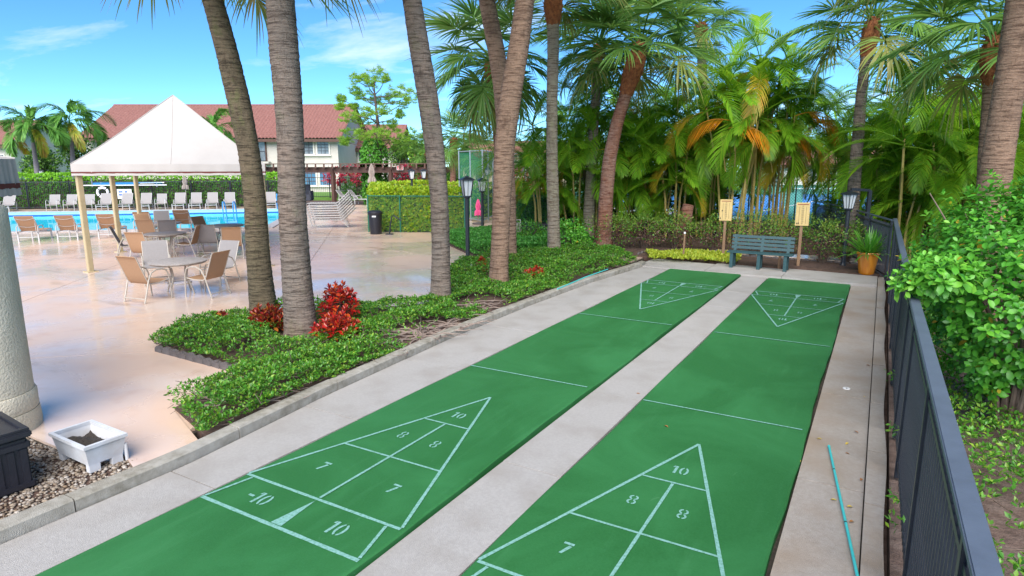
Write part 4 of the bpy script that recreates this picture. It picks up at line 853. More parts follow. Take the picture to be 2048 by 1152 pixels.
# hedges: clipped boxes of leaves
def hedge(name, label, a, b, th, H, n, mats, leaf, zt=.82, seed=0, group=None, z0=.05):
    a, b = np.array(a[:2]), np.array(b[:2]); L = np.linalg.norm(b-a); d = (b-a)/L; q = np.array([-d[1], d[0]]); root = thing(name, label, 'hedge', (a[0], a[1], 0), group=group)
    core = MB().slab([tuple(d*.1+q*th*.1), tuple(d*(L-.1)+q*th*.1), tuple(d*(L-.1)+q*th*.9), tuple(d*.1+q*th*.9)], -.1, H*.86).build('inner_twigs', 'bark', root)
    u, t, z = rng.random(n)*L, rng.random(n), rng.random(n); f = rng.random(n); top = f < .34; z = np.where(top, 1-.05*rng.random(n), z); t = np.where(top, t, np.where(f < .75, .03*rng.random(n), 1-.03*rng.random(n)))
    endm = f > .94; u = np.where(endm, np.where(rng.random(n) < .5, 0, L), u); t = np.where(endm, rng.random(n), t)
    P = np.c_[d[0]*u+q[0]*t*th, d[1]*u+q[1]*t*th, z0+z*(H-z0)]; nz_ = .06*vnoise(P, 3, seed)+.04*vnoise(P, 9, seed+1); out = np.where(top[:, None], [[0, 0, 1.]], np.where((t < .5)[:, None], [[-q[0], -q[1], 0]], [[q[0], q[1], 0]]))
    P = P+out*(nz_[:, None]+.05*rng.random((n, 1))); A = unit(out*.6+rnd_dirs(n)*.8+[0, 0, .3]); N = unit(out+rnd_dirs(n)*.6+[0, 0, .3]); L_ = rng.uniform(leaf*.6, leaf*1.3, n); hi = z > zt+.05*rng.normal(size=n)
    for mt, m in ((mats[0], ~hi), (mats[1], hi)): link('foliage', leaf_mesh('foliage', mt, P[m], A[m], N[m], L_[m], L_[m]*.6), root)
    return root
HB = PWID+3.3
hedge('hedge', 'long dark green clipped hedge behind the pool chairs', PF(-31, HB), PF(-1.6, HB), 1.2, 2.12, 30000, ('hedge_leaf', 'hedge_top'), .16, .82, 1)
# fenced yellow green hedge enclosure
HC = G(738, 464); HR = G(930, 466); hd = (HR-HC)/np.linalg.norm(HR-HC); hq = np.array([-hd[1], hd[0], 0]); HL = np.linalg.norm(HR-HC); HBk = HC+np.array([E2[0], E2[1], 0])*8.5
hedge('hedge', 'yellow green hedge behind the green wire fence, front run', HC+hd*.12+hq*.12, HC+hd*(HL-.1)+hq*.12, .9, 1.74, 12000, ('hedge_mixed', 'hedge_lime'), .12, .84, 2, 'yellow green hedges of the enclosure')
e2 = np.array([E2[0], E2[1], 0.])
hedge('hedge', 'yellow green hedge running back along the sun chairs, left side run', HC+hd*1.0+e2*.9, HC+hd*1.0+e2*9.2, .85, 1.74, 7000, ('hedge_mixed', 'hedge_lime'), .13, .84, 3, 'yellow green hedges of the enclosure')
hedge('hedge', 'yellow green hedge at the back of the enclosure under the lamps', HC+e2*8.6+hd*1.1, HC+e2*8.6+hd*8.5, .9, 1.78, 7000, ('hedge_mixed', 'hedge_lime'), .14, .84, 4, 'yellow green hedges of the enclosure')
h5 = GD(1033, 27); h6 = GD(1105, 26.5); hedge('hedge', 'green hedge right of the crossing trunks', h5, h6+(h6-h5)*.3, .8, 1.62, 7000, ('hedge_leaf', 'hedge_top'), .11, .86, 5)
h7 = GD(905, 34); h8 = GD(935, 34)
# the large leafy bush beyond the fence
bc = PV(2068, 570, 6.5); BR = np.array([1.25, 1.3, 1.35]); broot = thing('leafy_bush', 'large glossy green bush leaning over the fence at right', 'bush', (bc[0], bc[1], 0))
st = MB(); rr_ = random.Random(3)
for i in range(26):
    a = i*2.4; q = np.array([math.cos(a)*BR[0]*rr_.uniform(.3, .85), math.sin(a)*BR[1]*rr_.uniform(.3, .85), bc[2]+BR[2]*rr_.uniform(-.7, .7)]); st.tube([(math.cos(a)*.08, math.sin(a)*.08, -.15), q*[.3, .3, .45], q*[.7, .7, .8], q], [.028, .02, .013, .005], 5)
st.build('branches', 'twig', broot, True)
def bush_tips(n, seed, sh):
    P, d = blob_pts(n, (0, 0, bc[2]), BR, sh, .22, seed); return P[P[:, 2] > .05], d[P[:, 2] > .05]
PP, AA, NN, LL = [], [], [], []; tips, td = bush_tips(2300, 4, .5)
_c2 = PV(1868, 548, 6.0)-np.array([bc[0], bc[1], 0]); t2p, t2d = blob_pts(240, _c2, (.34, .42, .2), .3, .3, 9); tips, td = np.concatenate([tips, t2p]), np.concatenate([td, t2d])
keep = (vnoise(tips, 2.6, 31) > -.30) & ~((tips[:, 0]+bc[0] < 5.32) & (tips[:, 2] < 1.52)); tips, td = tips[keep], td[keep]
for p, d in zip(tips, td):
    k = 7; an = rng.uniform(0, 6.28)+np.arange(k)*2.4; el = np.linspace(1.0, -.35, k); ax = d*.7+np.array([0, 0, .75]); ax /= np.linalg.norm(ax); u = np.cross(ax, [.3, .5, .1]); u /= np.linalg.norm(u); w = np.cross(ax, u)
    dd = (u[None]*np.cos(an)[:, None]+w[None]*np.sin(an)[:, None])*np.cos(el)[:, None]+ax[None]*np.sin(el)[:, None]
    PP.append(p-ax[None]*np.arange(k)[:, None]*.014); AA.append(dd); NN.append(np.tile(ax, (k, 1))+rng.normal(0, .25, (k, 3))); LL.append(np.linspace(.052, .105, k)*rng.uniform(.7, 1.25))
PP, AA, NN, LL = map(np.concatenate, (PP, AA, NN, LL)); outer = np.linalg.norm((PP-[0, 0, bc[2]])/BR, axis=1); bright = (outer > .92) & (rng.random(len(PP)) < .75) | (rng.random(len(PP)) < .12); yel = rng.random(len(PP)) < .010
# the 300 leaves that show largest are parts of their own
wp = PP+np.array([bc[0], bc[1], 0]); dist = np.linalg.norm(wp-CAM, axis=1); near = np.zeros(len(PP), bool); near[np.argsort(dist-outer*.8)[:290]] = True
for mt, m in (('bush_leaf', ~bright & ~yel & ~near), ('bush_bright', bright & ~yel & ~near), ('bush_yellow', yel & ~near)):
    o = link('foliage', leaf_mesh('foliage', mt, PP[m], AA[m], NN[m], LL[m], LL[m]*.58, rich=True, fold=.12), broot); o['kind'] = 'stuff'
LF = [leaf_mesh('leaf', mt, np.zeros((1, 3)), np.array([[1., 0, 0]]), np.array([[0, 0, 1.]]), 1., .58, rich=True, fold=.12) for mt in ('bush_leaf', 'bush_bright', 'bush_yellow')]
for me, cc in zip(LF, (None, None, None)): pass
for i in np.where(near)[0]:
    a = AA[i]/np.linalg.norm(AA[i]); s = np.cross(a, NN[i]); s /= np.linalg.norm(s); nn = np.cross(s, a)
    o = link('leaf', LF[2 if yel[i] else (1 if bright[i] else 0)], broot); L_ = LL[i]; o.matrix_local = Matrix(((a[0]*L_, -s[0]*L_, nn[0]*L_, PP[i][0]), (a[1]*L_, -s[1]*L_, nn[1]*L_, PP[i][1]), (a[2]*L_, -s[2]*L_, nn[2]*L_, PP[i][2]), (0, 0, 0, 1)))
# ================================================================== CANOPIES
def canopy(name, label, corners, z_eave, z_peak, drop=.30, posts=(0, 1, 2, 3), post_w=.11, post_mat='post_cream', inset=.10):
    C_ = [np.array([c[0], c[1], 0.]) for c in corners]; c0 = sum(C_)/4; root = thing(name, label, 'canopy', (c0[0], c0[1], 0)); C_ = [c-c0 for c in C_]
    K = 10
    for i in range(4):
        a, b = C_[i], C_[(i+1) % 4]; vs, fs = [], []
        for j in range(K+1):
            t = j/K; z = z_eave+(z_peak-z_eave)*t-.10*math.sin(PI*t)*(1-t)
            for k in range(K+1):
                u = k/K; p = (a*(1-u)+b*u)*(1-t); sag = -.05*math.sin(PI*u)*math.sin(PI*min(1, t*1.3))*(1-t); vs.append((p[0], p[1], z+sag))
        for j in range(K):
            for k in range(K): q = j*(K+1)+k; fs.append((q, q+1, q+K+2, q+K+1))
        MB().add(vs, fs).build('roof_panel', 'canvas', root, True)
        for u_, nm_ in ((0, 'hip_seam'), (K//2, 'panel_seam')): MB().tube([np.array(vs[j*(K+1)+u_])+[0, 0, .006] for j in range(K+1)], .012 if u_ == 0 else .006, 5).build(nm_, 'canvas', root, True)
        d = (b-a)/np.linalg.norm(b-a); nrm = np.array([d[1], -d[0], 0]); L = np.linalg.norm(b-a)
        def val(z1, z0, mat, nm, off, wave):
            n = 40; vs = []
            for j in range(n+1):
                p = a+(b-a)*j/n; w = nrm*(off+wave*math.sin(j*1.9+i)+wave*.6*math.sin(j*.7)); vs += [tuple(p+nrm*off+[0, 0, z1]), tuple(p+w+[0, 0, z0+.006*math.sin(j*1.3)])]
            MB().add(vs, [(2*j, 2*j+1, 2*j+3, 2*j+2) for j in range(n)]).build(nm, mat, root, True)
        val(z_eave, z_eave-drop*.68, 'canvas', 'valance', .0, .012); val(z_eave-drop*.66, z_eave-drop*.80, 'canvas_brown', 'stripe', .012, .004); val(z_eave-drop*.79, z_eave-drop, 'canvas', 'hem', .010, .008)
        MB().bar(a*.975+[0, 0, z_eave-.10], b*.975+[0, 0, z_eave-.10], .05, .07).build('eave_beam', 'post_cream', root)
        MB().bar(a*.97+[0, 0, z_eave-.06], np.array([0, 0, z_peak-.1]), .04, .05).build('rafter', 'post_cream', root)
    for i in posts:
        p = C_[i]*(1-inset/np.linalg.norm(C_[i])*1.6); MB().box((p[0], p[1], (z_eave-.05)/2), (post_w, post_w, z_eave-.05)).build('post', post_mat, root, bevel=.01); MB().box((p[0], p[1], .012), (post_w*2.1, post_w*2.1, .024)).build('foot_plate', post_mat, root)
    return root
P1 = G(187, 543)[:2]; PR_ = G(487, 533)[:2]; pd = (PR_-P1); pw = np.linalg.norm(pd); pd /= pw; pn = np.array([-.786, .618])*1.0; pdep = 4.2
c1 = P1-pd*.18-pn*.16; c2 = PR_+pd*.75-pn*.16; c3 = c2+pn*(pdep+.2); c4_ = c1+pn*(pdep+.2)
canopy('shade_canopy', 'white pyramid shade canopy with brown stripe over the tables', [c1, c2, c3, c4_], 2.78, 4.72, .29, post_w=.125)
e1 = c4_+pn*.08; e2_ = c3+pn*.08
canopy('shade_canopy', 'second white canopy hidden behind the front one, only its post showing', [e1, e2_, e2_+pn*4.2, e1+pn*4.2], 2.74, 4.2, .29, posts=(2, 3), post_w=.125)
q = PV(40, 385, 7.6)[:2]; rt2, fh2 = RT[:2], FH[:2]
canopy('shade_canopy', 'corner of a white canopy with brown stripe above the stucco column', [q-E1*3.6-E2*1.25, q-E2*1.25, q, q-E1*3.6], 2.83, 3.4, .42, posts=(), post_w=.12)

# ================================================================== POOLSIDE FURNITURE
def make_chair(frame, sling):
    t = thing('sling_chair', '', 'chair'); 
    for s in (-1, 1):
        y = .285*s
        MB().tube([(.30, y, 0), (.285, y, .30), (.265, y, .50), (.22, y, .61), (.12, y, .655), (-.02, y, .655), (-.14, y, .60), (-.22, y, .46), (-.29, y, .22), (-.36, y, 0)], .0165, 6).build('arm_frame', frame, t, True)
        MB().tube([(.25, y*.94, .41), (.05, y*.94, .375), (-.17, y*.94, .375), (-.24, y*.94, .45), (-.36, y*.94, .75), (-.43, y*.94, .93), (-.455, y*.94, .96)], .014, 6).build('sling_rail', frame, t, True)
    MB().tube([(-.345, -.285, .09), (-.345, .285, .09)], .013, 6).build('stretcher', frame, t, True); MB().tube([(.27, -.285, .36), (.27, .285, .36)], .012, 6).build('stretcher', frame, t, True)
    MB().strip([(.265, .405), (.15, .385), (.02, .365), (-.10, .36), (-.17, .375), (-.225, .43), (-.29, .58), (-.35, .73), (-.41, .88), (-.44, .95), (-.465, .965)], .52, .012).build('sling', sling, t, True)
    return t
def make_chaise(frame, sling, seams=False, up=.72):
    t = thing('chaise', '', 'sun lounger'); zs = .37
    for s in (-1, 1):
        y = .31*s
        MB().tube([(-.45, y, zs-.02), (.55, y, zs-.02), (.95, y, zs-.02)], .02, 6).build('side_rail', frame, t, True)
        for x in (-.35, .82): MB().bar((x, y*1.03, 0), (x, y*1.03, zs-.03), .045, .045).build('leg', frame, t)
        MB().tube([(-.38, y*1.08, .30), (-.36, y*1.08, .52), (-.28, y*1.08, .575), (.02, y*1.08, .575), (.10, y*1.08, .53), (.14, y*1.08, .36)], .018, 6).build('arm', frame, t, True)
        MB().tube([(-.10, y*.94, zs), (-.10-up*.62, y*.94, zs+up*.78)], .016, 6).build('back_rail', frame, t, True)
        MB().tube([(-.36, y*.86, zs-.02), (-.10-up*.36, y*.86, zs+up*.44)], .010, 5).build('back_prop', frame, t, True)
    MB().bar((.82, -.31, zs-.10), (.82, .31, zs-.10), .04, .05).build('crossbar', frame, t); MB().bar((-.35, -.31, .16), (-.35, .31, .16), .025, .025).build('crossbar', frame, t)
    MB().strip([(.95, zs+.005), (.5, zs-.012), (.05, zs-.01), (-.10, zs+.005)], .57, .012).build('seat_sling', sling, t, True)
    b = [(-.10-up*.62*u, zs+.012+up*.78*u-.012*math.sin(PI*u)) for u in np.linspace(0, 1, 7)]; MB().strip(b, .57, .012).build('back_sling', sling, t, True)
    if seams:
        for u in (.30, .80):
            x, z = -.10-up*.62*u, zs+up*.78*u; MB().tube([(x-.022, y, z-.05*(1-(y/.285)**2)+.03) for y in np.linspace(-.285, .285, 7)], .008, 4).build('seam', frame, t, True)
    return t
CH_TAN = make_chair('frame_cream', 'sling_tan'); CH_GREY = make_chair('frame_cream', 'sling_grey'); CH_PALE = make_chair('frame_white', 'sling_pale'); LG_TAN = make_chaise('frame_white', 'sling_tan', True); LG_PALE = make_chaise('frame_white', 'sling_pale', up=.8)
used = set()
def put(proto, label, loc, rz, group):
    if proto.name not in used:
        used.add(proto.name); proto['label'] = label; proto['group'] = group; proto.location = [float(v) for v in loc]; proto.rotation_euler = (0, 0, rz); return proto
    return dup(proto, label, loc, rz, group)
def table(label, x, y, r=.58, H=.71):
    b = G(x, y); t = thing('patio_table', label, 'table', (b[0], b[1], 0), rz=R(20), group='round patio tables')
    MB().lathe([(r-.02, H-.035), (r, H-.025), (r, H-.005), (r-.015, H)], 40).build('table_top', 'table_stone', t, True); MB().lathe([(r-.03, H-.055), (r-.015, H-.036)], 32).build('rim', 'frame_cream', t, True)
    for k in range(4):
        a = k*PI/2; c, s = math.cos(a), math.sin(a); MB().tube([(c*.33, s*.33, 0), (c*.29, s*.29, .12), (c*.18, s*.18, .38), (c*.22, s*.22, .56), (c*.36, s*.36, H-.05)], .018, 6).build('leg', 'frame_cream', t, True)
    MB().tube([(.24*math.cos(a), .24*math.sin(a), .22) for a in np.linspace(0, 2*PI, 17)], .011, 5, False).build('ring', 'frame_cream', t, True)
    return b
AW = math.atan2(-FH[1], -FH[0])      # direction pointing back to the camera
def chair_at(proto, label, x, y, tb, turn=0., group='sling chairs round the tables'):
    b = G(x, y); put(proto, label, (b[0], b[1], 0), math.atan2(tb[1]-b[1], tb[0]-b[0])+turn, group)
t1 = table('round stone topped patio table nearest the planting bed', 362, 585)
chair_at(CH_TAN, 'tan sling chair front left of the nearest table, back to us', 300, 599, t1)
chair_at(CH_TAN, 'tan sling chair front right of the nearest table, back turned', 415, 590, t1, .1)
chair_at(CH_GREY, 'grey sling chair at the back left of the nearest table', 318, 566, t1, -.25)
chair_at(CH_GREY, 'grey sling chair at the back right of the nearest table, beside the palm', 440, 566, t1)
t2 = table('round patio table in the middle under the canopy', 335, 512)
chair_at(CH_GREY, 'sling chair left of the middle table beside the canopy post', 262, 516, t2)
chair_at(CH_TAN, 'tan sling chair in front of the middle table, back to us', 295, 530, t2, -.3)
chair_at(CH_TAN, 'tan sling chair right of the middle table, seen from its side', 378, 512, t2)
chair_at(CH_TAN, 'tan sling chair behind the middle table, left', 305, 494, t2, 2.6)
t3 = table('round patio table at the back left under the canopy', 333, 484, .55)
chair_at(CH_GREY, 'grey sling chair between the middle and the back left table', 338, 495, t3)
chair_at(CH_GREY, 'grey sling chair behind the back left table', 328, 472, t3)
chair_at(CH_TAN, 'sling chair at the left of the back left table, half hidden by the post', 300, 480, t3)
t4 = table('round patio table beside the mossy palm trunk', 456, 490)
chair_at(CH_TAN, 'tan sling chair left of the table beside the mossy trunk', 418, 488, t4)
chair_at(CH_GREY, 'grey sling chair front left of the table beside the mossy trunk', 422, 508, t4)
chair_at(CH_TAN, 'tan sling chair before the table by the mossy trunk, back to us', 466, 516, t4)
GL = 'tan sun loungers in a row facing the pool'; AN = math.atan2(E2[1], E2[0])
for x, y, lab in ((58, 483, 'tan sun lounger facing the pool, beside the stucco column'), (136, 481, 'tan sun lounger facing the pool, second from the stucco column'), (217, 477, 'tan sun lounger facing the pool, just right of the front canopy post'), (288, 470, 'tan sun lounger facing the pool, behind the thin rear canopy post'), (366, 465, 'tan sun lounger facing the pool, rightmost of the row')):
    b = G(x, y)+np.array([E2[0], E2[1], 0])*.3; put(LG_TAN, lab, (b[0], b[1], 0), AN+.08, GL)
GP = 'pale chairs along the hedge beyond the pool'
far = [(20, 1, 'pale lounger beyond the pool, peeping out under the left canopy'), (114, 0, 'pale armchair beyond the pool, left one of the leftmost pair'), (148, 0, 'pale armchair beyond the pool, right one of the leftmost pair'), (183, 0, 'pale armchair beyond the pool, behind the front canopy post'), (214, 1, 'pale lounger in front of the life ring'), (256, 1, 'pale lounger in front of the blue and white sign'), (294, 1, 'pale lounger beyond the pool, behind the thin rear post'), (327, 0, 'pale armchair standing alone between loungers beyond the pool'),
       (362, 1, 'pale lounger beneath the closed umbrella at the hedge'), (394, 1, 'second pale lounger right of the closed umbrella'), (427, 1, 'third pale lounger right of the closed umbrella'), (461, 1, 'pale lounger beyond the pool, nearest the mossy trunk on its left'), (543, 1, 'pale lounger seen between the mossy and the grey trunk')]
for x, kind, lab in far:
    # row parallel to the pool, on the far deck
    a = -40.
    for a_ in np.arange(-34, 6, .02):
        p = PF(a_, PWID+1.6); e = p-CAM; 
        if 1024+F_PX*(e@RT)/(e@FW) >= x: a = a_; break
    p = PF(a, PWID+(1.45 if kind else 1.2)); put(LG_PALE if kind else CH_PALE, lab, p, AN+PI+(.12 if kind else .05), GP)
# stack of white strap chaises
def make_strap():
    t = thing('strap_chaise', '', 'sun lounger')
    for s in (-1, 1):
        y = .30*s; MB().tube([(-1.0, y, -.28), (-.98, y, -.06), (-.92, y, 0), (.35, y, 0)], .018, 6).build('side_rail', 'frame_white', t, True)
        MB().tube([(.35, y*.95, 0), (.88, y*.95, .50)], .017, 6).build('back_rail', 'frame_white', t, True); MB().tube([(.28, y*.9, -.02), (.62, y*.9, -.34)], .015, 6).build('rear_leg', 'frame_white', t, True)
    for i in range(11): MB().box((-.85+i*.115, 0, .012), (.055, .60, .006)).build('strap', 'sling_pale', t)
    for i in range(6): u = .1+i*.16; MB().box((.35+.53*u, 0, .5*u+.014), (.055, .57, .006), ry=-R(43)).build('strap', 'sling_pale', t)
    MB().tube([(.88, -.285, .5), (.88, .285, .5)], .016, 6).build('end_bar', 'frame_white', t, True); return t
ST = make_strap(); sb = G(672, 455); lab = ['lowest', 'second lowest', 'third lowest', 'fourth lowest', 'fourth highest', 'third highest', 'second highest', 'topmost']
for i in range(8):
    put(ST, f'white strap lounger, {lab[i]} of the stack by the green fence', (sb[0]-RT[0]*.02*i+E2[0]*.02*i, sb[1]-RT[1]*.02*i, .36+i*.105), math.atan2(RT[1], RT[0])+.08, 'stacked white strap loungers')
# trash can, and the black stand beside it
b = G(752, 468); t = thing('trash_can', 'round black trash can with white sticker by the green fence', 'trash can', b)
MB().lathe([(.22, 0), (.225, .02), (.27, .80), (.27, .82)], 28).build('body', 'black_resin', t, True); MB().lathe([(.29, .80), (.30, .82), (.30, .88), (.26, .93), (.20, .955)], 28).build('lid', 'black_resin', t, True)
a = math.atan2(-FH[1], -FH[0]); p = np.array([math.cos(a), math.sin(a), 0])*.268; s = np.array([-math.sin(a), math.cos(a), 0]); MB().add([p-s*.08+[0, 0, .70], p+s*.08+[0, 0, .70], p+s*.08+[0, 0, .76], p-s*.08+[0, 0, .76]], [(0, 1, 2, 3)]).build('sticker', 'white_plastic', t)
b = G(779, 469); t = thing('black_stand', 'bent black metal stand right of the trash can', 'stand', b, rz=YAW)
MB().tube([(0, 0, .03), (.06, 0, .45), (.12, 0, .72), (.2, 0, .76), (.5, 0, .56)], .03, 6).build('arm', 'black_metal', t, True); MB().box((0, 0, .02), (.3, .22, .04)).build('base', 'black_metal', t, bevel=.01)
# wicker seats near the gate
b = G(612, 401); t = thing('wicker_armchair', 'blue grey wicker armchair half hidden behind the grey trunk', 'chair', b, rz=YAW)
MB().box((0, 0, .25), (1.0, .8, .5)).build('seat', 'wicker', t, bevel=.04); MB().box((-.1, .36, .75), (.8, .14, 1.0)).build('backrest', 'wicker', t, bevel=.04)
for s in (-1, 1): MB().box((s*.46, 0, .40), (.14, .8, .72)).build('arm', 'wicker', t, bevel=.04)
for x, lb in ((692, 'pale lounge chair upright behind the stacked loungers, left one'), (716, 'pale lounge chair upright behind the stacked loungers, by the hedge')):
    b = G(x, 408); put(LG_PALE, lb, b, AN-PI*.62, GP)

# ================================================================== LAMPS
def lamp(label, base, H, lh=.56, group='black lantern posts', r=.055):
    t = thing('lamp_post', label, 'lamp post', base, rz=YAW+.35, group=group); zb = H-lh; w0, w1 = lh*.15, lh*.235
    MB().lathe([(r*1.7, 0), (r*1.7, .06), (r*1.1, .10), (r, .14), (r, zb-.04), (r*1.5, zb-.02), (r*1.5, zb)], 14).build('post', 'black_metal', t, True)
    z0, z1 = zb+lh*.06, zb+lh*.76
    MB().box((0, 0, zb+lh*.03), (w0*2.3, w0*2.3, lh*.06)).build('collar', 'black_metal', t, bevel=.008)
    for sx, sy in ((1, 1), (1, -1), (-1, 1), (-1, -1)): MB().bar((sx*w0, sy*w0, z0), (sx*w1, sy*w1, z1), .022, .022).build('corner_bar', 'black_metal', t)
    for k in range(4):
        a = k*PI/2; rot = Matrix.Rotation(a, 3, 'Z'); q = [rot@Vector(v) for v in ((w0*.98, -w0, z0), (w0*.98, w0, z0), (w1*.98, w1, z1), (w1*.98, -w1, z1))]; MB().add(q, [(0, 1, 2, 3)]).build('pane', 'lantern_pane', t)
        m = Matrix.Rotation(a, 3, 'Z'); MB().bar(m@Vector((w0, 0, z0)), m@Vector((w1, 0, z1)), .012, .012).build('glazing_bar', 'black_metal', t)
    MB().lathe([(.035, z0), (.04, z0+lh*.1), (.04, z0+lh*.45), (.02, z0+lh*.5)], 12).build('bulb', 'lamp_glass', t, True)
    MB().add([(-w1*1.35, -w1*1.35, z1), (w1*1.35, -w1*1.35, z1), (w1*1.35, w1*1.35, z1), (-w1*1.35, w1*1.35, z1), (-w1*1.3, -w1*1.3, z1+.03), (w1*1.3, -w1*1.3, z1+.03), (w1*1.3, w1*1.3, z1+.03), (-w1*1.3, w1*1.3, z1+.03), (-w1*.55, -w1*.55, z1+lh*.15), (w1*.55, -w1*.55, z1+lh*.15), (w1*.55, w1*.55, z1+lh*.15), (-w1*.55, w1*.55, z1+lh*.15)],
        [(3, 2, 1, 0), (0, 1, 5, 4), (1, 2, 6, 5), (2, 3, 7, 6), (3, 0, 4, 7), (4, 5, 9, 8), (5, 6, 10, 9), (6, 7, 11, 10), (7, 4, 8, 11), (8, 9, 10, 11)]).build('cap', 'black_metal', t)
    MB().box((0, 0, z1+lh*.18), (w1*.7, w1*.7, lh*.05)).build('finial', 'black_metal', t); return t
A_ = G(936, 541); lamp('tall black lantern post standing in the bed left of the brown trunks', A_, 2.50)
B_ = G(965, 470); lamp('black lantern post just right of and behind the tallest one', B_, 2.28, .56)
lamp('black lantern post hidden behind the thick grey trunk, only a corner showing', GD(578, 16.6), 1.94)
p = GD(830, 33.5); lamp('lantern post inside the hedge enclosure, left of the pair', p, 2.58, .56)
p = GD(853, 37); lamp('lantern post inside the hedge enclosure, right of the pair', p, 2.55, .56)
p = GD(115, 50); lamp('small lantern above the long hedge at far left', p, 2.42, .56)
p = GD(977, 42); lamp('far lantern seen behind the green screened gate', p, 2.6, .56)
p = GD(1062, 42); lamp('far lantern right of the crossing trunks before the cream house', p, 2.6, .56)
LP_ = GD(1681, 17.2); lp = lamp('black lantern on a post beside the angled fence', LP_, 2.1, .52)
t = thing('lamp_bracket', 'square black metal bracket frame right of the fence lantern', 'bracket', GD(1719, 17.9), rz=YAW); zt = 2.06
MB().bar((0, 0, -.05), (0, 0, zt), .09, .09).build('upright', 'black_metal', t); MB().bar((.0, 0, zt), (-.56, -.05, zt+.04), .07, .07).build('arm', 'black_metal', t)

# ================================================================== BENCH, POT, SCOREBOARDS, STAKES
ba, bb = G(1468, 528), G(1586, 536); bc_ = (G(1474, 536)+G(1562, 544))/2; brz = math.atan2(0.02, 1)
t = thing('park_bench', 'dark teal slatted bench at the far end of the courts', 'bench', (2.10, 14.98, .012), rz=R(-1)); BL = 1.60
for z, y in ((.52, .235), (.62, .255), (.72, .275), (.82, .295)): MB().box((0, y, z), (BL, .032, .078), rx=-R(11)).build('back_slat', 'bench_paint', t, bevel=.008)
for y in (-.20, -.10, 0, .10): MB().box((0, y, .43), (BL+.06, .085, .036)).build('seat_slat', 'bench_paint', t, bevel=.008)
for x in (-.70, 0, .66):
    MB().box((x, -.17, .205), (.085, .085, .41)).build('leg', 'bench_paint', t, bevel=.006); MB().box((x, .16, .205), (.085, .085, .41)).build('leg', 'bench_paint', t, bevel=.006)
    MB().box((x, .265, .64), (.075, .045, .46), rx=-R(11)).build('back_support', 'bench_paint', t); MB().box((x, 0, .385), (.07, .42, .05)).build('seat_bearer', 'bench_paint', t)
b = G(1732, 549); t = thing('flower_pot', 'glazed orange pot at the corner of the far walk', 'pot', (b[0], b[1], .014))
MB().lathe([(.17, 0), (.183, .02), (.208, .22), (.242, .45), (.25, .50), (.27, .51), (.276, .54), (.268, .565), (.242, .57), (.23, .54), (.22, .45)], 36, cap=True).build('pot_body', 'glaze_orange', t, True)
MB().lathe([(.222, .49), (.224, .51)], 30).build('soil', 'soil', t)
t2_ = thing('potted_plant', 'lush strap leaved plant growing in the orange pot', 'plant', (b[0], b[1], .51)); V, FQ = [], []; r = np.random.default_rng(5); lm = []
for i in range(170):
    a = r.uniform(0, 6.28); L_ = r.uniform(.55, 1.0); el = r.uniform(.25, 1.4); w = r.uniform(.012, .022); d = np.array([math.cos(a), math.sin(a), 0]); s = np.array([-math.sin(a), math.cos(a), 0]); b0 = d*r.uniform(.0, .17); vs = []
    for tt, wd in ((0, .5), (.3, 1), (.6, 1), (.85, .6), (1, .05)):
        p = b0+d*L_*tt*math.cos(el)*1.1+np.array([0, 0, 1.])*(L_*tt*math.sin(el)-.32*L_*tt*tt*(1.3-el*.6)); vs += [p-s*w*wd, p+s*w*wd]
    MB().add(vs, [(2*j, 2*j+2, 2*j+3, 2*j+1) for j in range(4)]).build('leaf', 'pot_leaf', t2_)
def text_mesh(s, size, mat):
    c = bpy.data.curves.new('text', 'FONT'); c.body = s; c.size = size; c.align_x = 'CENTER'; c.align_y = 'CENTER'; c.resolution_u = 2
    o = bpy.data.objects.new('text', c); COL.objects.link(o); bpy.context.view_layer.update(); me = bpy.data.meshes.new_from_object(o.evaluated_get(bpy.context.evaluated_depsgraph_get())); bpy.data.objects.remove(o); bpy.data.curves.remove(c)
    me.materials.clear(); me.materials.append(MATS[mat]); return me
def flat_text(s, size, mat, parent, x, z, y=-.012, nm='lettering'):
    o = link(nm, text_mesh(s, size, mat), parent); o.location = (x, y, z); o.rotation_euler = (R(90), 0, 0); return o
def scoreboard(label, base, H, peg, tilt=0.):
    t = thing('scoreboard', label, 'scoreboard', base, rz=R(14)); bw, bh = .34, .62; zc = H-bh/2
    MB().box((0, .045, (H-.1)/2), (.075, .06, H-.1)).build('post', 'old_wood', t, bevel=.005); bd = MB().box((0, 0, zc), (bw, .02, bh)).build('board', 'board_yellow', t, bevel=.003)
    MB().box((0, -.0115, zc+bh/2-.05), (bw*.8, .002, .022)).build('heading', 'ink_brown', bd)
    for i, n_ in enumerate(('75', '70', '60', '50', '40', '30', '20', '10', '0')): flat_text(n_, .062 if i else .05, 'ink_dark', bd, 0, zc+bh/2-.105-i*.057)
    for s in (-1, 1): MB().box((s*.085, -.0115, zc-.03), (.006, .002, bh*.74)).build('groove', 'ink_dark', bd)
    for x, z in peg: MB().lathe([(.014, 0), (.014, .02)], 8, (0, 0, 0)).build('peg', 'black_resin', t, True).location = (x, -.03, zc+z)
    return t
scoreboard('yellow scoreboard on a wooden post behind the bench, left one', (.86, 16.35, .05), 1.72, ((-.1, -.02), (-.14, -.24)))
scoreboard('yellow scoreboard on a wooden post right of the bench', (2.98, 15.75, .05), 1.72, ((-.13, -.25), (-.09, -.25)))
b = G(1366, 522); t = thing('wooden_stake', 'thin wooden stake with a white tip by the far walk', 'stake', b); MB().tube([(0, 0, -.05), (.01, 0, .8)], .028, 8).build('stake', 'old_wood', t, True); MB().lathe([(.03, .8), (.03, .84), (.015, .855)], 8, (.01, 0, 0)).build('tip', 'white_plastic', t, True)
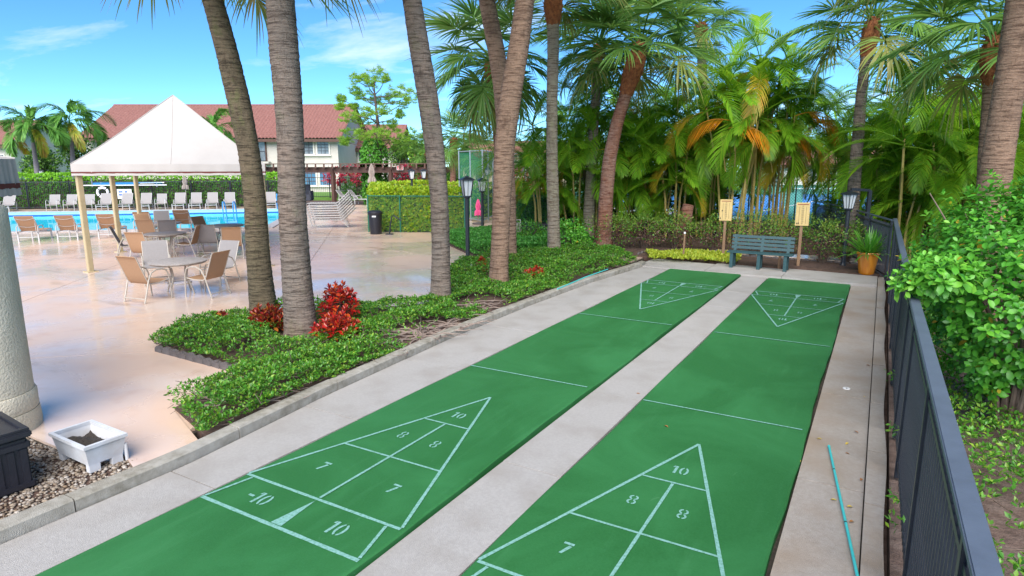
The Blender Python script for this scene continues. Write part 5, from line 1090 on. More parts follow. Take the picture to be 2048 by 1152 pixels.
b = G(1550, 545)+np.array([0, .75, 0]); t = thing('wooden_stake', 'short weathered stake behind the bench seat', 'stake', b); MB().box((0, 0, .4), (.07, .06, .9)).build('stake', 'old_wood', t); MB().box((0, -.035, .72), (.09, .012, .1)).build('tag', 'old_wood', t)
# edging stones behind the bench and round the bed's corner
em = MB().add([(x, y, z) for x, z in ((-.10, -.05), (-.10, .05), (-.075, .085), (0, .105), (.075, .085), (.10, .05), (.10, -.05)) for y in (-.03, .03)], [(0, 2, 4, 6, 8, 10, 12), (13, 11, 9, 7, 5, 3, 1)]+[(2*i, 2*i+1, 2*i+3, 2*i+2) for i in range(6)]+[(12, 13, 1, 0)]).mesh('edging_stone', 'edging', bevel=.008)
def edging(label, a, b, n):
    root = thing('bed_edging', label, 'edging', (a[0], a[1], 0)); d = np.array([b[0]-a[0], b[1]-a[1], 0]); ang = math.atan2(d[1], d[0])
    for i in range(n): o = link('edging_stone', em, root); o.location = d*(i+.5)/n+np.array([0, 0, random.uniform(-.01, .015)]); o.rotation_euler = (random.uniform(-.1, .1), random.uniform(-.06, .06), ang+random.uniform(-.06, .06))
edging('dark scalloped edging stones along the notch of the bed', (-4.5, 2.33), (-2.5, 2.28), 10)
edging('dark scalloped edging stones behind the bench', (.7, 17.0), (4.6, 16.9), 19)
edging('pale stones edging the lime plants by the path', G(1275, 512), G(1300, 505), 4)

# ================================================================== NEAR LEFT: COLUMN, BOX, PLANTER
cb = GD(-70, 6.3); t = thing('stucco_column', 'round beige stucco column at the left edge', 'column', (cb[0], cb[1], 0))
CR = .455
def rough_lathe(prof, n, seed, amp=.0025):
    r = np.random.default_rng(seed); m = MB(); ph = r.uniform(0, 6, 4); vs = []; fs = []
    for q, z in prof:
        for k in range(n): a = 2*PI*k/n; q2 = q*(1+amp*math.sin(a*5+z*3+ph[0])+amp*.7*math.sin(a*11-z*7+ph[1])); vs.append((q2*math.cos(a), q2*math.sin(a), z))
    for i in range(len(prof)-1):
        for k in range(n): fs.append((i*n+k, i*n+(k+1) % n, (i+1)*n+(k+1) % n, (i+1)*n+k))
    fs += [tuple(range(n))[::-1], tuple((len(prof)-1)*n+k for k in range(n))]; return m.add(vs, fs)
rough_lathe([(CR-.02, .415)]+[(CR-.02+.0*z, z) for z in np.linspace(.45, 2.32, 14)]+[(CR-.05, 2.36)], 64, 1).build('shaft', 'stucco', t, True)
rough_lathe([(CR-.004, .21), (CR+.002, .23), (CR+.002, .385), (CR-.01, .41)], 64, 2).build('base_ring', 'stucco', t, True); rough_lathe([(CR+.012, -.1), (CR+.012, .10), (CR+.004, .205)], 64, 3).build('base_drum', 'stucco', t, True)
rough_lathe([(CR-.08, 2.36), (CR-.08, 2.41)], 32, 4).build('cap_plate', 'black_metal', t, True)
# black deck box
q = G(74, 972); bx = thing('deck_box', 'black resin deck box at the lower left corner', 'storage box', (q[0], q[1], 0), rz=R(-2)); w, d, h = 1.25, .62, .47
_d = G(72, 970)-G(0, 995); yaw_b = math.atan2(_d[1], _d[0])
bx.rotation_euler = (0, 0, yaw_b); MB().box((-w/2-.02, d/2, h/2), (w, d, h)).build('box_body', 'black_resin', bx, bevel=.012)
for i in range(14): MB().box((-.06-i*.092, -.004, h*.46), (.055, .014, h*.66)).build('panel_rib', 'black_resin', bx, bevel=.004)
for i in range(6): MB().box((-.018, .09+i*.092, h*.46), (.014, .055, h*.66)).build('panel_rib', 'black_resin', bx, bevel=.004)
for z in (.045, h*.86): MB().box((-w/2-.02, -.006, z), (w+.02, .024, .05)).build('trim', 'black_resin', bx, bevel=.005); MB().box((-.012, d/2, z), (.024, d+.02, .05)).build('trim', 'black_resin', bx, bevel=.005)
lid = MB().box((-w/2-.02, d/2, h+.03), (w+.07, d+.07, .055)).build('lid', 'black_resin', bx, bevel=.012)
for z, (cx, cy_, sx, sy) in (('a', (-w/2-.02, .01, w+.05, .05)), ('b', (-w/2-.02, d-.01, w+.05, .05)), ('c', (-.02, d/2, .05, d-.06)), ('d', (-w, d/2, .05, d-.06))): MB().box((cx, cy_, h+.068), (sx, sy, .022)).build('lid_rim', 'black_resin', lid, bevel=.004)
# white planter trough
pa, pb, pc = G(180, 948), G(240, 925), G(105, 875)
pl = thing('planter_trough', 'white plastic planter with dark soil on the pebbles', 'planter', (pa[0], pa[1], .0)); ex = (pb-pa)/np.linalg.norm(pb-pa); ey = np.array([-ex[1], ex[0], 0]); pl.rotation_euler = (0, 0, math.atan2(ex[1], ex[0]))
pw_, pdp, ph_ = .30, .56, .27
def trough(o, wall, z0, z1, tp):
    m = MB(); n = [(0, 0), (1, 0), (1, 1), (0, 1)]
    def rg(off, z, k): return [((pw_*(x-.5)+(2*x-1)*(k+off)), (pdp*(y-.5)+(2*y-1)*(k+off)), z) for x, y in n]
    r0, r1, r2, r3 = rg(0, z0, 0), rg(0, z1, tp), rg(-wall, z1, tp), rg(-wall, z0+.06, 0); vs = r0+r1+r2+r3; fs = [(3, 2, 1, 0)]
    for a in (0, 4, 8): fs += [(a+i, a+(i+1) % 4, a+4+(i+1) % 4, a+4+i) for i in range(4)]
    return m.add(vs, fs+[(12, 13, 14, 15)])
off = np.array([pw_/2+.0, pdp/2+.0, 0])
def sh(o): o.location = off; return o
sh(trough(0, .012, .075, ph_, .03).build('trough_body', 'white_resin', pl)); 
m = MB(); k = .042
for x0, x1, y0, y1 in ((-pw_/2-k, pw_/2+k, -pdp/2-k, -pdp/2-k+.032), (-pw_/2-k, pw_/2+k, pdp/2+k-.032, pdp/2+k), (-pw_/2-k, -pw_/2-k+.032, -pdp/2-k+.032, pdp/2+k-.032), (pw_/2+k-.032, pw_/2+k, -pdp/2-k+.032, pdp/2+k-.032)): m.box(((x0+x1)/2, (y0+y1)/2, ph_-.008), (x1-x0, y1-y0, .03))
sh(m.build('rim', 'white_resin', pl))
for sx in (-1, 1):
    for sy in (-1, 1): sh(MB().box((sx*(pw_/2-.05), sy*(pdp/2-.03), .04), (.10, .06, .08)).build('foot', 'white_resin', pl, bevel=.004))
sh(MB().tube([(pw_/2+.03, -pdp/2-.005, .0), (pw_/2+.03, -pdp/2-.005, .17)], .016, 10).build('fill_tube', 'white_resin', pl, True))
V = []; n = 14; gx = np.linspace(-pw_/2+.0, pw_/2-.0, n); gy = np.linspace(-pdp/2, pdp/2, n); vs = [(x, y, .165+.02*math.sin(x*30+y*9)+.015*random.random()) for x in gx for y in gy]; sh(MB().add(vs, [(i*n+j, i*n+j+1, (i+1)*n+j+1, (i+1)*n+j) for i in range(n-1) for j in range(n-1)]).build('soil', 'wet_soil', pl))

# ================================================================== SMALL THINGS ON THE WALKS
a, b = G(1658, 893, -.035), G(1722, 1185, -.035); t = thing('shuffleboard_cue', 'turquoise cue pole lying on the right walk', 'cue', a); d = b-a; ln = np.linalg.norm(d)
MB().tube([np.zeros(3), d*.5, d], .0115, 10).build('shaft', 'teal_paint', t, True); 
for u in (.22, .62): MB().tube([d*u, d*(u+.006)], .0122, 10).build('joint', 'black_resin', t, True)
MB().tube([-d*.004, d*.004], .014, 10).build('tip', 'teal_paint', t, True)
a, b = G(1115, 578, .42), G(1216, 530, .42); t = thing('shuffleboard_cue', 'turquoise cue pole half buried in the green bed', 'cue', a); MB().tube([np.zeros(3), (b-a)*.5+[0, 0, -.03], b-a+np.array([0, 0, -.1])], .013, 8).build('shaft', 'teal_paint', t, True)
b = G(1693, 777, -.05); t = thing('drain_cap', 'white oval drain cap in the right walk', 'drain cap', (b[0], b[1], -.052)); MB().lathe([(.045, 0), (.044, .008), (.03, .012), (.012, .006)], 20).build('rim', 'white_plastic', t, True); MB().lathe([(.011, .004), (.011, .009)], 10).build('hole', 'ink_dark', t)
b = G(1320, 721, -.045); t = thing('drain_cap', 'small round drain cap in the walk between the courts', 'drain cap', (b[0], b[1], -.048)); MB().lathe([(.05, 0), (.048, .006), (.0, .008)], 18).build('cover', 'concrete', t, True)
for i, (x, y, y_, z) in enumerate(((1644, 880, 1, -.05), (1690, 907, 0, -.05), (1724, 959, 0, -.05), (1738, 968, 0, -.05), (1693, 1015, 1, -.05), (1698, 1046, 0, -.05), (1674, 1003, 1, -.05), (1728, 795, 1, -.05), (1600, 926, 1, -.05), (1328, 852, 0, -.028), (1272, 788, 0, -.045), (1717, 868, 0, -.05), (1697, 887, 1, -.05), (1740, 733, 0, -.05))):
    p = G(x, y, z); n = 5; me = leaf_mesh('fallen_leaf', 'fallen_yellow' if y_ else 'fallen_brown', np.zeros((1, 3)), rnd_dirs(1)*[1, 1, .1], np.array([[.2, .1, 1.]]), .055, .026, rich=True, fold=.3); o = link('fallen_leaf', me); o.location = (p[0], p[1], z+.008)
    loc = 'on the green court' if z == -.028 else ('on the walk between the courts' if z == -.045 else 'on the right walk near the cue')
    tag(o, f"{'yellow' if y_ else 'brown'} fallen leaf {loc}", 'leaf', f"{'yellow' if y_ else 'brown'} fallen leaves {loc}")
# ================================================================== POOL EQUIPMENT AND FENCES BEHIND
def rail_fence(name, label, a, b, H, mat='black_metal', gap=.11, post=2.4, group=None):
    a, b = np.array(a, float), np.array(b, float); L = np.linalg.norm(b-a); d = (b-a)/L; root = thing(name, label, 'fence', a, group=group); m = MB()
    for k in range(int(L/gap)): p = d*(k+.5)*gap; m.box((p[0], p[1], H/2), (.018, .018, H-.06), rz=math.atan2(d[1], d[0]))
    o = m.build('pickets', mat, root); o['kind'] = 'stuff'
    for z in (.12, H-.02): MB().bar((0, 0, z), d*L+[0, 0, z], .04, .04).build('rail', mat, root)
    for k in range(int(L/post)+1): p = d*k*post; MB().box((p[0], p[1], H/2), (.06, .06, H+.04)).build('post', mat, root)
    return root
rail_fence('metal_fence', 'thin black metal fence in front of the long hedge', PF(-31, HB-.22), PF(-1.4, HB-.22), 1.72)
# life ring, pole rack, sign
p = None
def on_hedge(x, b=HB-.32):
    for a_ in np.arange(-34, 6, .02):
        q = PF(a_, b); e = q-CAM
        if 1024+F_PX*(e@RT)/(e@FW) >= x: return q
    return PF(0, b)
AE = math.atan2(E1[1], E1[0])
def zat(q, py):     # height over ground point q that falls on row py
    D = (q-CAM)@FH; return PV(1024, py, D)[2]
q = on_hedge(209); t = thing('life_ring', 'white life ring hanging on the fence behind the loungers', 'life ring', (q[0], q[1], zat(q, 385)), rz=AE); R0 = .30
ring = [(R0*math.cos(a), 0, R0*math.sin(a)) for a in np.linspace(0, 2*PI, 29)]; MB().tube(ring, .085, 10, False).build('ring', 'white_plastic', t, True)
for k in range(4): a = PI/4+k*PI/2; MB().tube([((R0+.0)*math.cos(a+s), 0, R0*math.sin(a+s)) for s in (-.09, 0, .09)], .091, 10).build('band', 'black_resin', t, True)
MB().tube([(.12*math.cos(a*1.1), .01, .12*math.sin(a)-.02) for a in np.linspace(0, 5.4, 14)], .03, 6).build('rope', 'black_resin', t, True)
q0, q1 = on_hedge(150), on_hedge(345); z = zat(q0, 372); t = thing('pole_rack', 'blue and white pool poles resting on a rack along the hedge', 'pole rack', (q0[0], q0[1], 0))
for x0, x1, yy, mt in ((160, 338, 371, 'white_plastic'), (192, 330, 366.5, 'blue_paint'), (192, 282, 369, 'blue_paint'), (285, 333, 366.2, 'white_plastic')):
    a, b = on_hedge(x0), on_hedge(x1); MB().tube([a-q0+[0, 0, zat(a, yy)], b-q0+[0, 0, zat(b, yy-1)]], .035, 6).build('pool_pole', mt, t, True)
for x in (190, 207, 318): a = on_hedge(x); MB().bar(a-q0+[0, 0, zat(a, 374)], a-q0+[0, 0, zat(a, 356 if x == 190 else 364)], .05, .05).build('bracket', 'galvanised', t)
q = on_hedge(252); t = thing('notice_board', 'small pale notice with blue lettering on the hedge fence', 'sign', (q[0], q[1], zat(q, 388)), rz=AE); MB().box((0, 0, 0), (.85, .02, .62)).build('panel', 'white_plastic', t)
[MB().box((x_, -.013, z_), (w_, .004, .09)).build('print', 'sign_blue', t) for x_, z_, w_ in ((-.22, .14, .24), (.1, .14, .16), (-.2, -.05, .3), (.16, -.05, .2))]
# closed umbrellas
def closed_umbrella(label, base, H, z0, mat='taupe_cloth', r=.17, name='closed_umbrella'):
    t = thing(name, label, 'umbrella', base); MB().tube([(0, 0, 0), (0, 0, H)], .022, 8).build('pole', 'frame_cream', t, True); n = 22; vs, fs = [], []
    pr = [(r*1.05, z0), (r*.95, z0+.2), (r*.55, z0+(H-z0)*.35), (r*.75, z0+(H-z0)*.55), (r*.5, z0+(H-z0)*.8), (.03, H)]
    for q, z in pr:
        for k in range(n): a = 2*PI*k/n; q2 = q*(1+.22*(-1)**k); vs.append((q2*math.cos(a), q2*math.sin(a), z+(.04*math.sin(k*2.) if z == z0 else 0)))
    for i in range(len(pr)-1):
        for k in range(n): fs.append((i*n+k, i*n+(k+1) % n, (i+1)*n+(k+1) % n, (i+1)*n+k))
    MB().add(vs, fs).build('folded_canopy', mat, t, True); MB().lathe([(.28, 0), (.28, .06), (.05, .1)], 18).build('base', 'edging', t, True)
q = on_hedge(374, HB-.9); closed_umbrella('closed taupe umbrella at the hedge behind the pale loungers', q, zat(q, 352), zat(q, 378))
q = GD(753, 46.5); closed_umbrella('closed taupe umbrella behind the yellow green hedge', q, zat(q, 327), zat(q, 365), r=.26)
q = GD(958, 30); closed_umbrella('closed pink umbrella beyond the green gate', q, 1.18, .42, 'pink_cloth', .15)
# pool handrails
def handrail(label, q, mat='blue_paint', h=.95):
    t = thing('pool_handrail', label, 'handrail', (q[0], q[1], 0), rz=math.atan2(E2[1], E2[0]))
    for s in (-.24, .24): MB().tube([(-.45, s, 0), (-.45, s, h*.8), (-.38, s, h), (-.05, s, h), (.18, s, h*.7), (.30, s, -.1), (.30, s, -.8)], .028, 8).build('rail', mat, t, True)
    for z in (-.15, -.45): MB().box((.30, 0, z), (.1, .46, .03)).build('step', mat, t)
handrail('blue pool handrail seen left of the mossy trunk', G(462, 441)); handrail('blue pool handrail just right of the mossy trunk', PF(-1.0, PWID+.35))
# green wire fence round the yellow green hedge
def wire_fence(label, a, b, H, mat, posts, cell=.11, wire=.0035, group=None, r=.03, midrail=False):
    a, b = np.array(a, float), np.array(b, float); L = np.linalg.norm(b-a); d = (b-a)/L; root = thing('wire_fence', label, 'fence', a, group=group); nz_ = np.array([-d[1], d[0], 0])
    for k in range(posts): MB().tube([d*L*k/(posts-1)+[0, 0, -.05], d*L*k/(posts-1)+[0, 0, H+.04]], r, 8).build('post', mat, root, True)
    for z in ((H,) if not midrail else (H, H*.5)): MB().tube([[0, 0, z], d*L+[0, 0, z]], r*.75, 6).build('rail', mat, root, True)
    m = MB()
    for s in (1, -1):
        k = -H
        while k < L:
            u0, u1 = (k, k+H); z0, z1 = (0., H)
            if u0 < 0: z0 -= u0; u0 = 0.
            if u1 > L: z1 -= (u1-L); u1 = L
            if u1 > u0:
                if s < 0: z0, z1 = H-z0, H-z1
                pa_, pb_ = d*u0+[0, 0, z0], d*u1+[0, 0, z1]; w = nz_*wire; v = np.array([0, 0, wire*1.4]); m.add([pa_-v, pa_+v, pb_+v, pb_-v], [(0, 1, 2, 3)])
            k += cell
    o = m.build('wire_mesh', mat, root); o['kind'] = 'stuff'; return root
wire_fence('green wire fence in front of the yellow green hedge', HC, HC+hd*HL, 1.50, 'green_metal', 4)
wire_fence('green wire fence running back beside the stacked loungers', HC+e2*.05, HC+e2*9.0, 1.50, 'green_metal', 4)
a = GD(1030, 26.4); b = GD(1112, 25.6); wire_fence('dark green wire fence before the hedge right of the crossing trunks', a, b, 1.52, 'green_metal', 3)
# screened court enclosure
cA, cB, cC = GD(922, 33), GD(967, 30.5), GD(987, 34)
def screen_panel(label, a, b, H, screen, z0=.1):
    d = b-a; L = np.linalg.norm(d); root = thing('screened_fence', label, 'fence', a); n = max(2, int(L/1.2)+1)
    for k in range(n): MB().tube([d*k/(n-1)+[0, 0, -.05], d*k/(n-1)+[0, 0, H+.05]], .035, 8).build('post', 'galvanised', root, True)
    for z in (H, .12): MB().tube([[0, 0, z], d+[0, 0, z]], .025, 6).build('rail', 'galvanised', root, True)
    if screen: MB().add([[0, 0, z0], d+[0, 0, z0], d+[0, 0, H-.06], [0, 0, H-.06]], [(0, 1, 2, 3)]).build('screen', 'windscreen', root)
screen_panel('green screened court fence with galvanised posts, left side', cA, cB, 3.42, True); screen_panel('galvanised gate frame right of the green screen', cB+(cC-cB)*.02, cC, 3.42, True)
wire_fence('tall galvanised chain link fence before the cream house', cC, GD(1110, 36), 3.35, 'galvanised', 5, cell=.14, wire=.006)
wire_fence('tall black chain link fence around the tennis courts', GD(1130, 32), GD(1760, 31), 3.5, 'black_metal', 8, cell=.14, wire=.005, midrail=True)
wire_fence('far chain link fence of the tennis courts at right', GD(1760, 31.2), GD(2250, 30), 3.5, 'black_metal', 6, cell=.2, wire=.006)
# low white net rail on the courts
t = thing('court_rail', 'low pale rail across the far tennis court', 'rail', GD(1560, 62)); a = GD(1560, 62); b = GD(2100, 62)
for z in (.5, 1.05): MB().tube([[0, 0, z], b-a+[0, 0, z]], .035, 6).build('rail', 'white_plastic', t, True)
for k in range(9): MB().tube([(b-a)*k/8, (b-a)*k/8+[0, 0, 1.05]], .035, 6).build('post', 'white_plastic', t, True)
# things by the right hedge: dark sunken box and a folded white chair
q = GD(1078, 23.4); t = thing('equipment_box', 'low black box half hidden by shrubs left of the slim palm', 'box', q, rz=YAW); MB().box((0, 0, .3), (1.5, .7, .6)).build('body', 'black_resin', t, bevel=.03); MB().box((0, 0, .62), (1.56, .76, .05)).build('lid', 'black_resin', t, bevel=.015)
q = GD(1034, 22.6); t = thing('folded_chair', 'folded white chair behind the brown trunk', 'chair', q, rz=YAW+.4)
for s in (-.2, .2): MB().tube([(s, 0, 0), (s, .18, .82)], .016, 6).build('frame', 'frame_white', t, True)
MB().tube([(-.2, .18, .82), (.2, .18, .82)], .016, 6).build('top_bar', 'frame_white', t, True); MB().box((0, .10, .52), (.38, .02, .4), rx=R(-12)).build('panel', 'sling_pale', t)
b = GD(1058, 22.2); bush('shrub', 'dark green round shrub before the black box', (b[0], b[1], .42), (.62, .5, .48), 900, [('hedge_leaf', .6, None), ('cover_dark', .5, None)], .08, 77, nz=.35, shell=.4)
for i, (x, D) in enumerate(((1045, 41), (1075, 41), (1025, 41))):
    b = GD(x, D); bush('red_shrub', 'red leaved shrub in front of the cream house, '+('middle one', 'right one', 'left one')[i], (b[0], b[1], 1.9), (.9, .8, .75), 500, [('red_leaf', .7, None), ('croton_dark', .3, None)], .2, 80+i, group='red shrubs before the cream house', wide=.3)
# ================================================================== PERGOLA, GATE, PLANTING BY THE GATE
DP = 48.3
t = thing('pergola', 'long dark brown wooden pergola behind the pool', 'pergola', GD(600, DP)); o = GD(600, DP); xe = RT
def pg(px, z=0., dd=0.): v = GD(px, DP+dd)-o; v[2] = z; return v
zb = PV(1024, 340, DP)[2]; zt = PV(1024, 329, DP)[2]
for dd in (0, 1.6): MB().bar(pg(540, zb, dd), pg(925, zb+.02, dd), .16, .42).build('beam', 'brown_wood', t)
MB().bar(pg(540, zt+.04, .8), pg(925, zt+.06, .8), 2.6, .06).build('top_batten', 'brown_wood', t)
for i in range(24): px = 548+i*16.2; MB().bar(pg(px, zt-.12, -.7), pg(px, zt-.12, 2.3), .12, .34).build('rafter', 'brown_wood', t)
for px in (560, 678, 790, 912):
    for dd in (0, 1.6): MB().bar(pg(px, -.05, dd), pg(px, zb, dd), .26, .26).build('post', 'brown_wood', t)
rail_fence('garden_gate', 'black metal gate with lawn behind it', GD(631, 54.4), GD(673, 54.4), 1.72, gap=.16, post=1.72)
rail_fence('metal_fence', 'thin black metal fence right of the gate under the pergola', GD(690, 54.4), GD(925, 54.4), 1.72, gap=.16)
rail_fence('metal_fence', 'thin black metal fence left of the gate behind the trunk', GD(548, 54.4), GD(629, 54.4), 1.72, gap=.16)
def sign(label, px, py, D, w, h, mat, text=None, rim=None):
    p = PV(px, py, D); t = thing('sign', label, 'sign', p, rz=YAW); MB().box((0, 0, 0), (w, .03, h)).build('panel', mat, t, bevel=.006)
    if rim:
        for s in (-1, 1): MB().box((0, -.004, s*(h/2-.015)), (w+.01, .034, .035)).build('border', 'white_plastic', t); MB().box((s*(w/2-.015), -.004, 0), (.035, .034, h)).build('border', 'white_plastic', t)
    if text:
        for i, (s, sz, zz) in enumerate(text): flat_text(s, sz, 'white_plastic', t, 0, zz, -.022)
    return t
RS_ = sign('red sign with white border hanging from the pergola', 800, 335.5, 48.0, .48, .34, 'red_paint', None, True); [MB().box((x_, -.02, z_), (w_, .006, .05)).build('print', 'white_plastic', RS_) for x_, z_, w_ in ((-.07, .05, .14), (.1, .05, .12), (0, -.05, .28))]
s = sign('blue accessibility sign on the pergola beam at right', 909, 335, 48.0, .46, .44, 'sign_blue')
# wheelchair pictogram
MB().tube([(.12*math.cos(a)-.01, -.02, .12*math.sin(a)-.05) for a in np.linspace(-3.6, .6, 14)], .02, 5).build('wheel_mark', 'white_plastic', s); MB().tube([(-.03, -.02, .10), (-.02, -.02, .0), (.08, -.02, -.01), (.12, -.02, -.14)], .022, 5).build('figure_mark', 'white_plastic', s); MB().lathe([(.028, 0), (.028, .01)], 10).build('head_mark', 'white_plastic', s).matrix_local = Matrix.Translation((-.03, -.02, .155)) @ Matrix.Rotation(PI/2, 4, 'X')
for i, (px, D, z, lab) in enumerate(((683, 56, 1.7, 'red leaved shrub by the gate post'), (725, 57, 1.9, 'red leaved shrub left of the closed umbrella'), (818, 57, 1.9, 'red leaved shrub behind the left lantern of the pair'), (868, 57, 1.8, 'red orange shrub right of the lantern pair'))):
    b = GD(px, D); bush('red_shrub', lab, (b[0], b[1], z), (.9, .8, .9), 420, [('red_leaf', .9, None), ('croton_dark', .1, None)], .34, 90+i, wide=.3, nz=.5)
for i, (px, D, w, h, m, lab) in enumerate(((715, 58, 1.4, 1.5, 'hedge_leaf', 'dark shrub left of the ivy clad pine'), (765, 58, 1.3, 1.6, 'ivy_leaf', 'green shrub at the foot of the pine'), (805, 58, 1.2, 2.2, 'tree_dark', 'dark spiky shrub below the red sign'), (845, 59, 1.5, 1.6, 'ivy_leaf', 'round green shrub between the lanterns'), (895, 58, 1.6, 2.4, 'tree_dark', 'dark shrub below the blue sign'))):
    b = GD(px, D); bush('shrub', lab, (b[0], b[1], h*.5), (w, .9, h*.55), 700, [(m, 1., None)], .26, 100+i, wide=.45)
# ================================================================== BUILDINGS
def roof_plane(root, A, B, C_, D_, pitch=.36, name='roof', mat='roof_tile', amp=.13, course=.42):
    """barrel tiled slope: eave A->B, ridge D_->C_"""
    A, B, C_, D_ = map(np.array, (A, B, C_, D_)); L = np.linalg.norm(B-A); H = np.linalg.norm(D_-A); n = np.cross(B-A, D_-A); n /= np.linalg.norm(n); n = n if n[2] > 0 else -n
    k = max(2, int(L/pitch)*4); r = max(2, int(H/course)); us = np.linspace(0, 1, k+1); prof = amp*np.abs(np.sin(us*int(L/pitch)*PI)); V = []
    for j in range(r):
        for s in (0, 1):
            t = (j+s)/r; row = (A+(D_-A)*t)[None]*(1-us[:, None])+(B+(C_-B)*t)[None]*us[:, None]; V.append(row+n[None]*(prof[:, None]+(.09 if s == 0 else 0.)))
    V = np.concatenate(V); F_ = []
    i = np.arange(k)
    for q in range(2*r-1): b = q*(k+1); F_.append(np.stack([b+i, b+i+1, b+k+2+i, b+k+1+i], 1))
    return link(name, np_mesh(name, V, [np.concatenate(F_)], mat), root)
def building(label, D, wall, px0, px1, y_eave, y_ridge, depth, wins, mat='stucco_cream', roof_px=None, name='house', gable=False, wt='window_glass'):
    o = GD((px0+px1)/2, D); root = thing(name, label, 'building', o); ze = PV(1024, y_eave, D)[2]; rid_d = D+depth/2; zr = PV(1024, y_ridge, rid_d)[2]
    def q(px, z, dd=0.): v = GD(px, D)-o+FH*dd; v[2] = z; return v
    a, b = q(px0, 0), q(px1, 0); MB().slab([tuple((a+FH*0)[:2]), tuple(b[:2]), tuple((b+FH*depth)[:2]), tuple((a+FH*depth)[:2])], -.2, ze).build('wall', mat, root)
    r0, r1 = roof_px or (px0-6, px1+6); ov = .7
    f0, f1 = q(r0, ze-.12, -ov), q(r1, ze-.12, -ov); k0, k1 = q(r0, ze-.12, depth+ov), q(r1, ze-.12, depth+ov); t0, t1_ = q(r0, zr, depth/2), q(r1, zr, depth/2)
    rf = roof_plane(root, f0, f1, t1_, t0); roof_plane(root, k1, k0, t0, t1_)
    MB().bar(f0+[0, 0, -.10], f1+[0, 0, -.10], .16, .26).build('eave_board', 'brown_wood', root); MB().tube([t0+[0, 0, .06], t1_+[0, 0, .06]], .14, 8).build('ridge_tiles', 'roof_tile', root, True)
    for s, (m0, m1, tt) in ((0, (f0, k0, t0)), (1, (f1, k1, t1_))): sh_ = RT*(.55 if s == 0 else -.55); MB().add([m0+sh_+[0, 0, .0], m1+sh_, tt+sh_-[0, 0, .1]], [(0, 1, 2)]).build('gable', mat, root)
    for (x0, y0, x1, y1, kind) in wins:
        za, zc = PV(1024, y1, D)[2], PV(1024, y0, D)[2]; pa_, pb_ = q(x0, za, -.02), q(x1, za, -.02); w = np.linalg.norm(pb_-pa_); h = zc-za; c = (pa_+pb_)/2; c[2] = (za+zc)/2
        wn_ = MB().box((0, 0, 0), (w, .06, h)).build('window', 'window_blue' if kind == 'b' else wt, root); wn_.location = c; wn_.rotation_euler = (0, 0, YAW)
        m = MB(); fw = .13
        for s in (-1, 1): m.box((s*(w/2+fw/2), -.03, 0), (fw, .12, h+2*fw)); m.box((0, -.03, s*(h/2+fw/2)), (w, .12, fw))
        m.build('frame', 'trim_white' if kind != 'd' else 'brown_wood', wn_)
        nv, nh = (3, 4) if kind in 'wb' else (3, 1); m = MB()
        for i in range(1, nv): m.box((-w/2+w*i/nv, -.035, 0), (.05, .03, h))
        for i in range(1, nh): m.box((0, -.037, -h/2+h*i/nh), (w, .028, .05))
        m.build('glazing_bars', 'black_metal' if kind != 'b' else 'brown_wood', wn_); MB().box((0, -.08, -h/2-fw-.04), (w+.4, .2, .08)).build('sill', 'trim_white', wn_)
    return root, q, ze
B1, q1, ze1 = building('two storey cream apartment building with red tiled roof', 66, None, 330, 690, 277, 212, 13, [(618, 283, 643, 308, 'w'), (651, 283, 673, 308, 'w'), (620, 339, 645, 370, 'b'), (653, 339, 674, 370, 'b'), (524, 337, 552, 362, 'd'), (508, 281, 551, 322, 'd'), (596, 339, 611, 370, 'b')], roof_px=(196, 700))
t = MB(); 
for i in range(22): p = q1(508+i*2.05, PV(1024, 312, 66)[2], -.5); t.box(p, (.03, .03, 1.1), rz=YAW)
t.build('balcony_bars', 'galvanised', B1)['kind'] = 'stuff'
for yy in (303, 322): MB().bar(q1(506, PV(1024, yy, 66)[2], -.5), q1(553, PV(1024, yy, 66)[2], -.5), .06, .08).build('balcony_rail', 'black_metal', B1)
MB().bar(q1(500, PV(1024, 325, 66)[2], -.3), q1(560, PV(1024, 325, 66)[2], -.3), .8, .2).build('balcony_slab', 'stucco_cream', B1)
a, b = q1(196, 0), q1(335, 0); MB().slab([tuple((a+FH*1)[:2]), tuple((b+FH*1)[:2]), tuple((b+FH*12)[:2]), tuple((a+FH*12)[:2])], -.2, ze1-.1).build('wall', 'stucco_cream', B1)
building('cream wing with red roof behind the pine tree', 74, None, 684, 800, 297, 252, 9, [(705, 284+14, 711, 315, 'n'), (730, 300, 742, 322, 'w')], roof_px=(690, 812))
building('cream house with red roof right of the crossing trunks', 58, None, 930, 1130, 312, 286, 9, [(1018, 332, 1048, 352, 'n'), (1060, 332, 1090, 352, 'n')], mat='stucco_peach')
building('distant cream house with red roof seen beyond the tennis courts', 92, None, 1540, 1760, 331, 303, 9, [(1598, 338, 1610, 352, 'n'), (1636, 338, 1650, 352, 'n'), (1690, 338, 1702, 352, 'n')], roof_px=(1530, 1775))
building('cream house with brown roof at the far left', 80, None, -90, 62, 290, 243, 11, [(40, 310, 48, 330, 'n')], roof_px=(-100, 66))
building('low red roofed building beside the pine', 70, None, 845, 880, 335, 305, 5, [], roof_px=(822, 882))
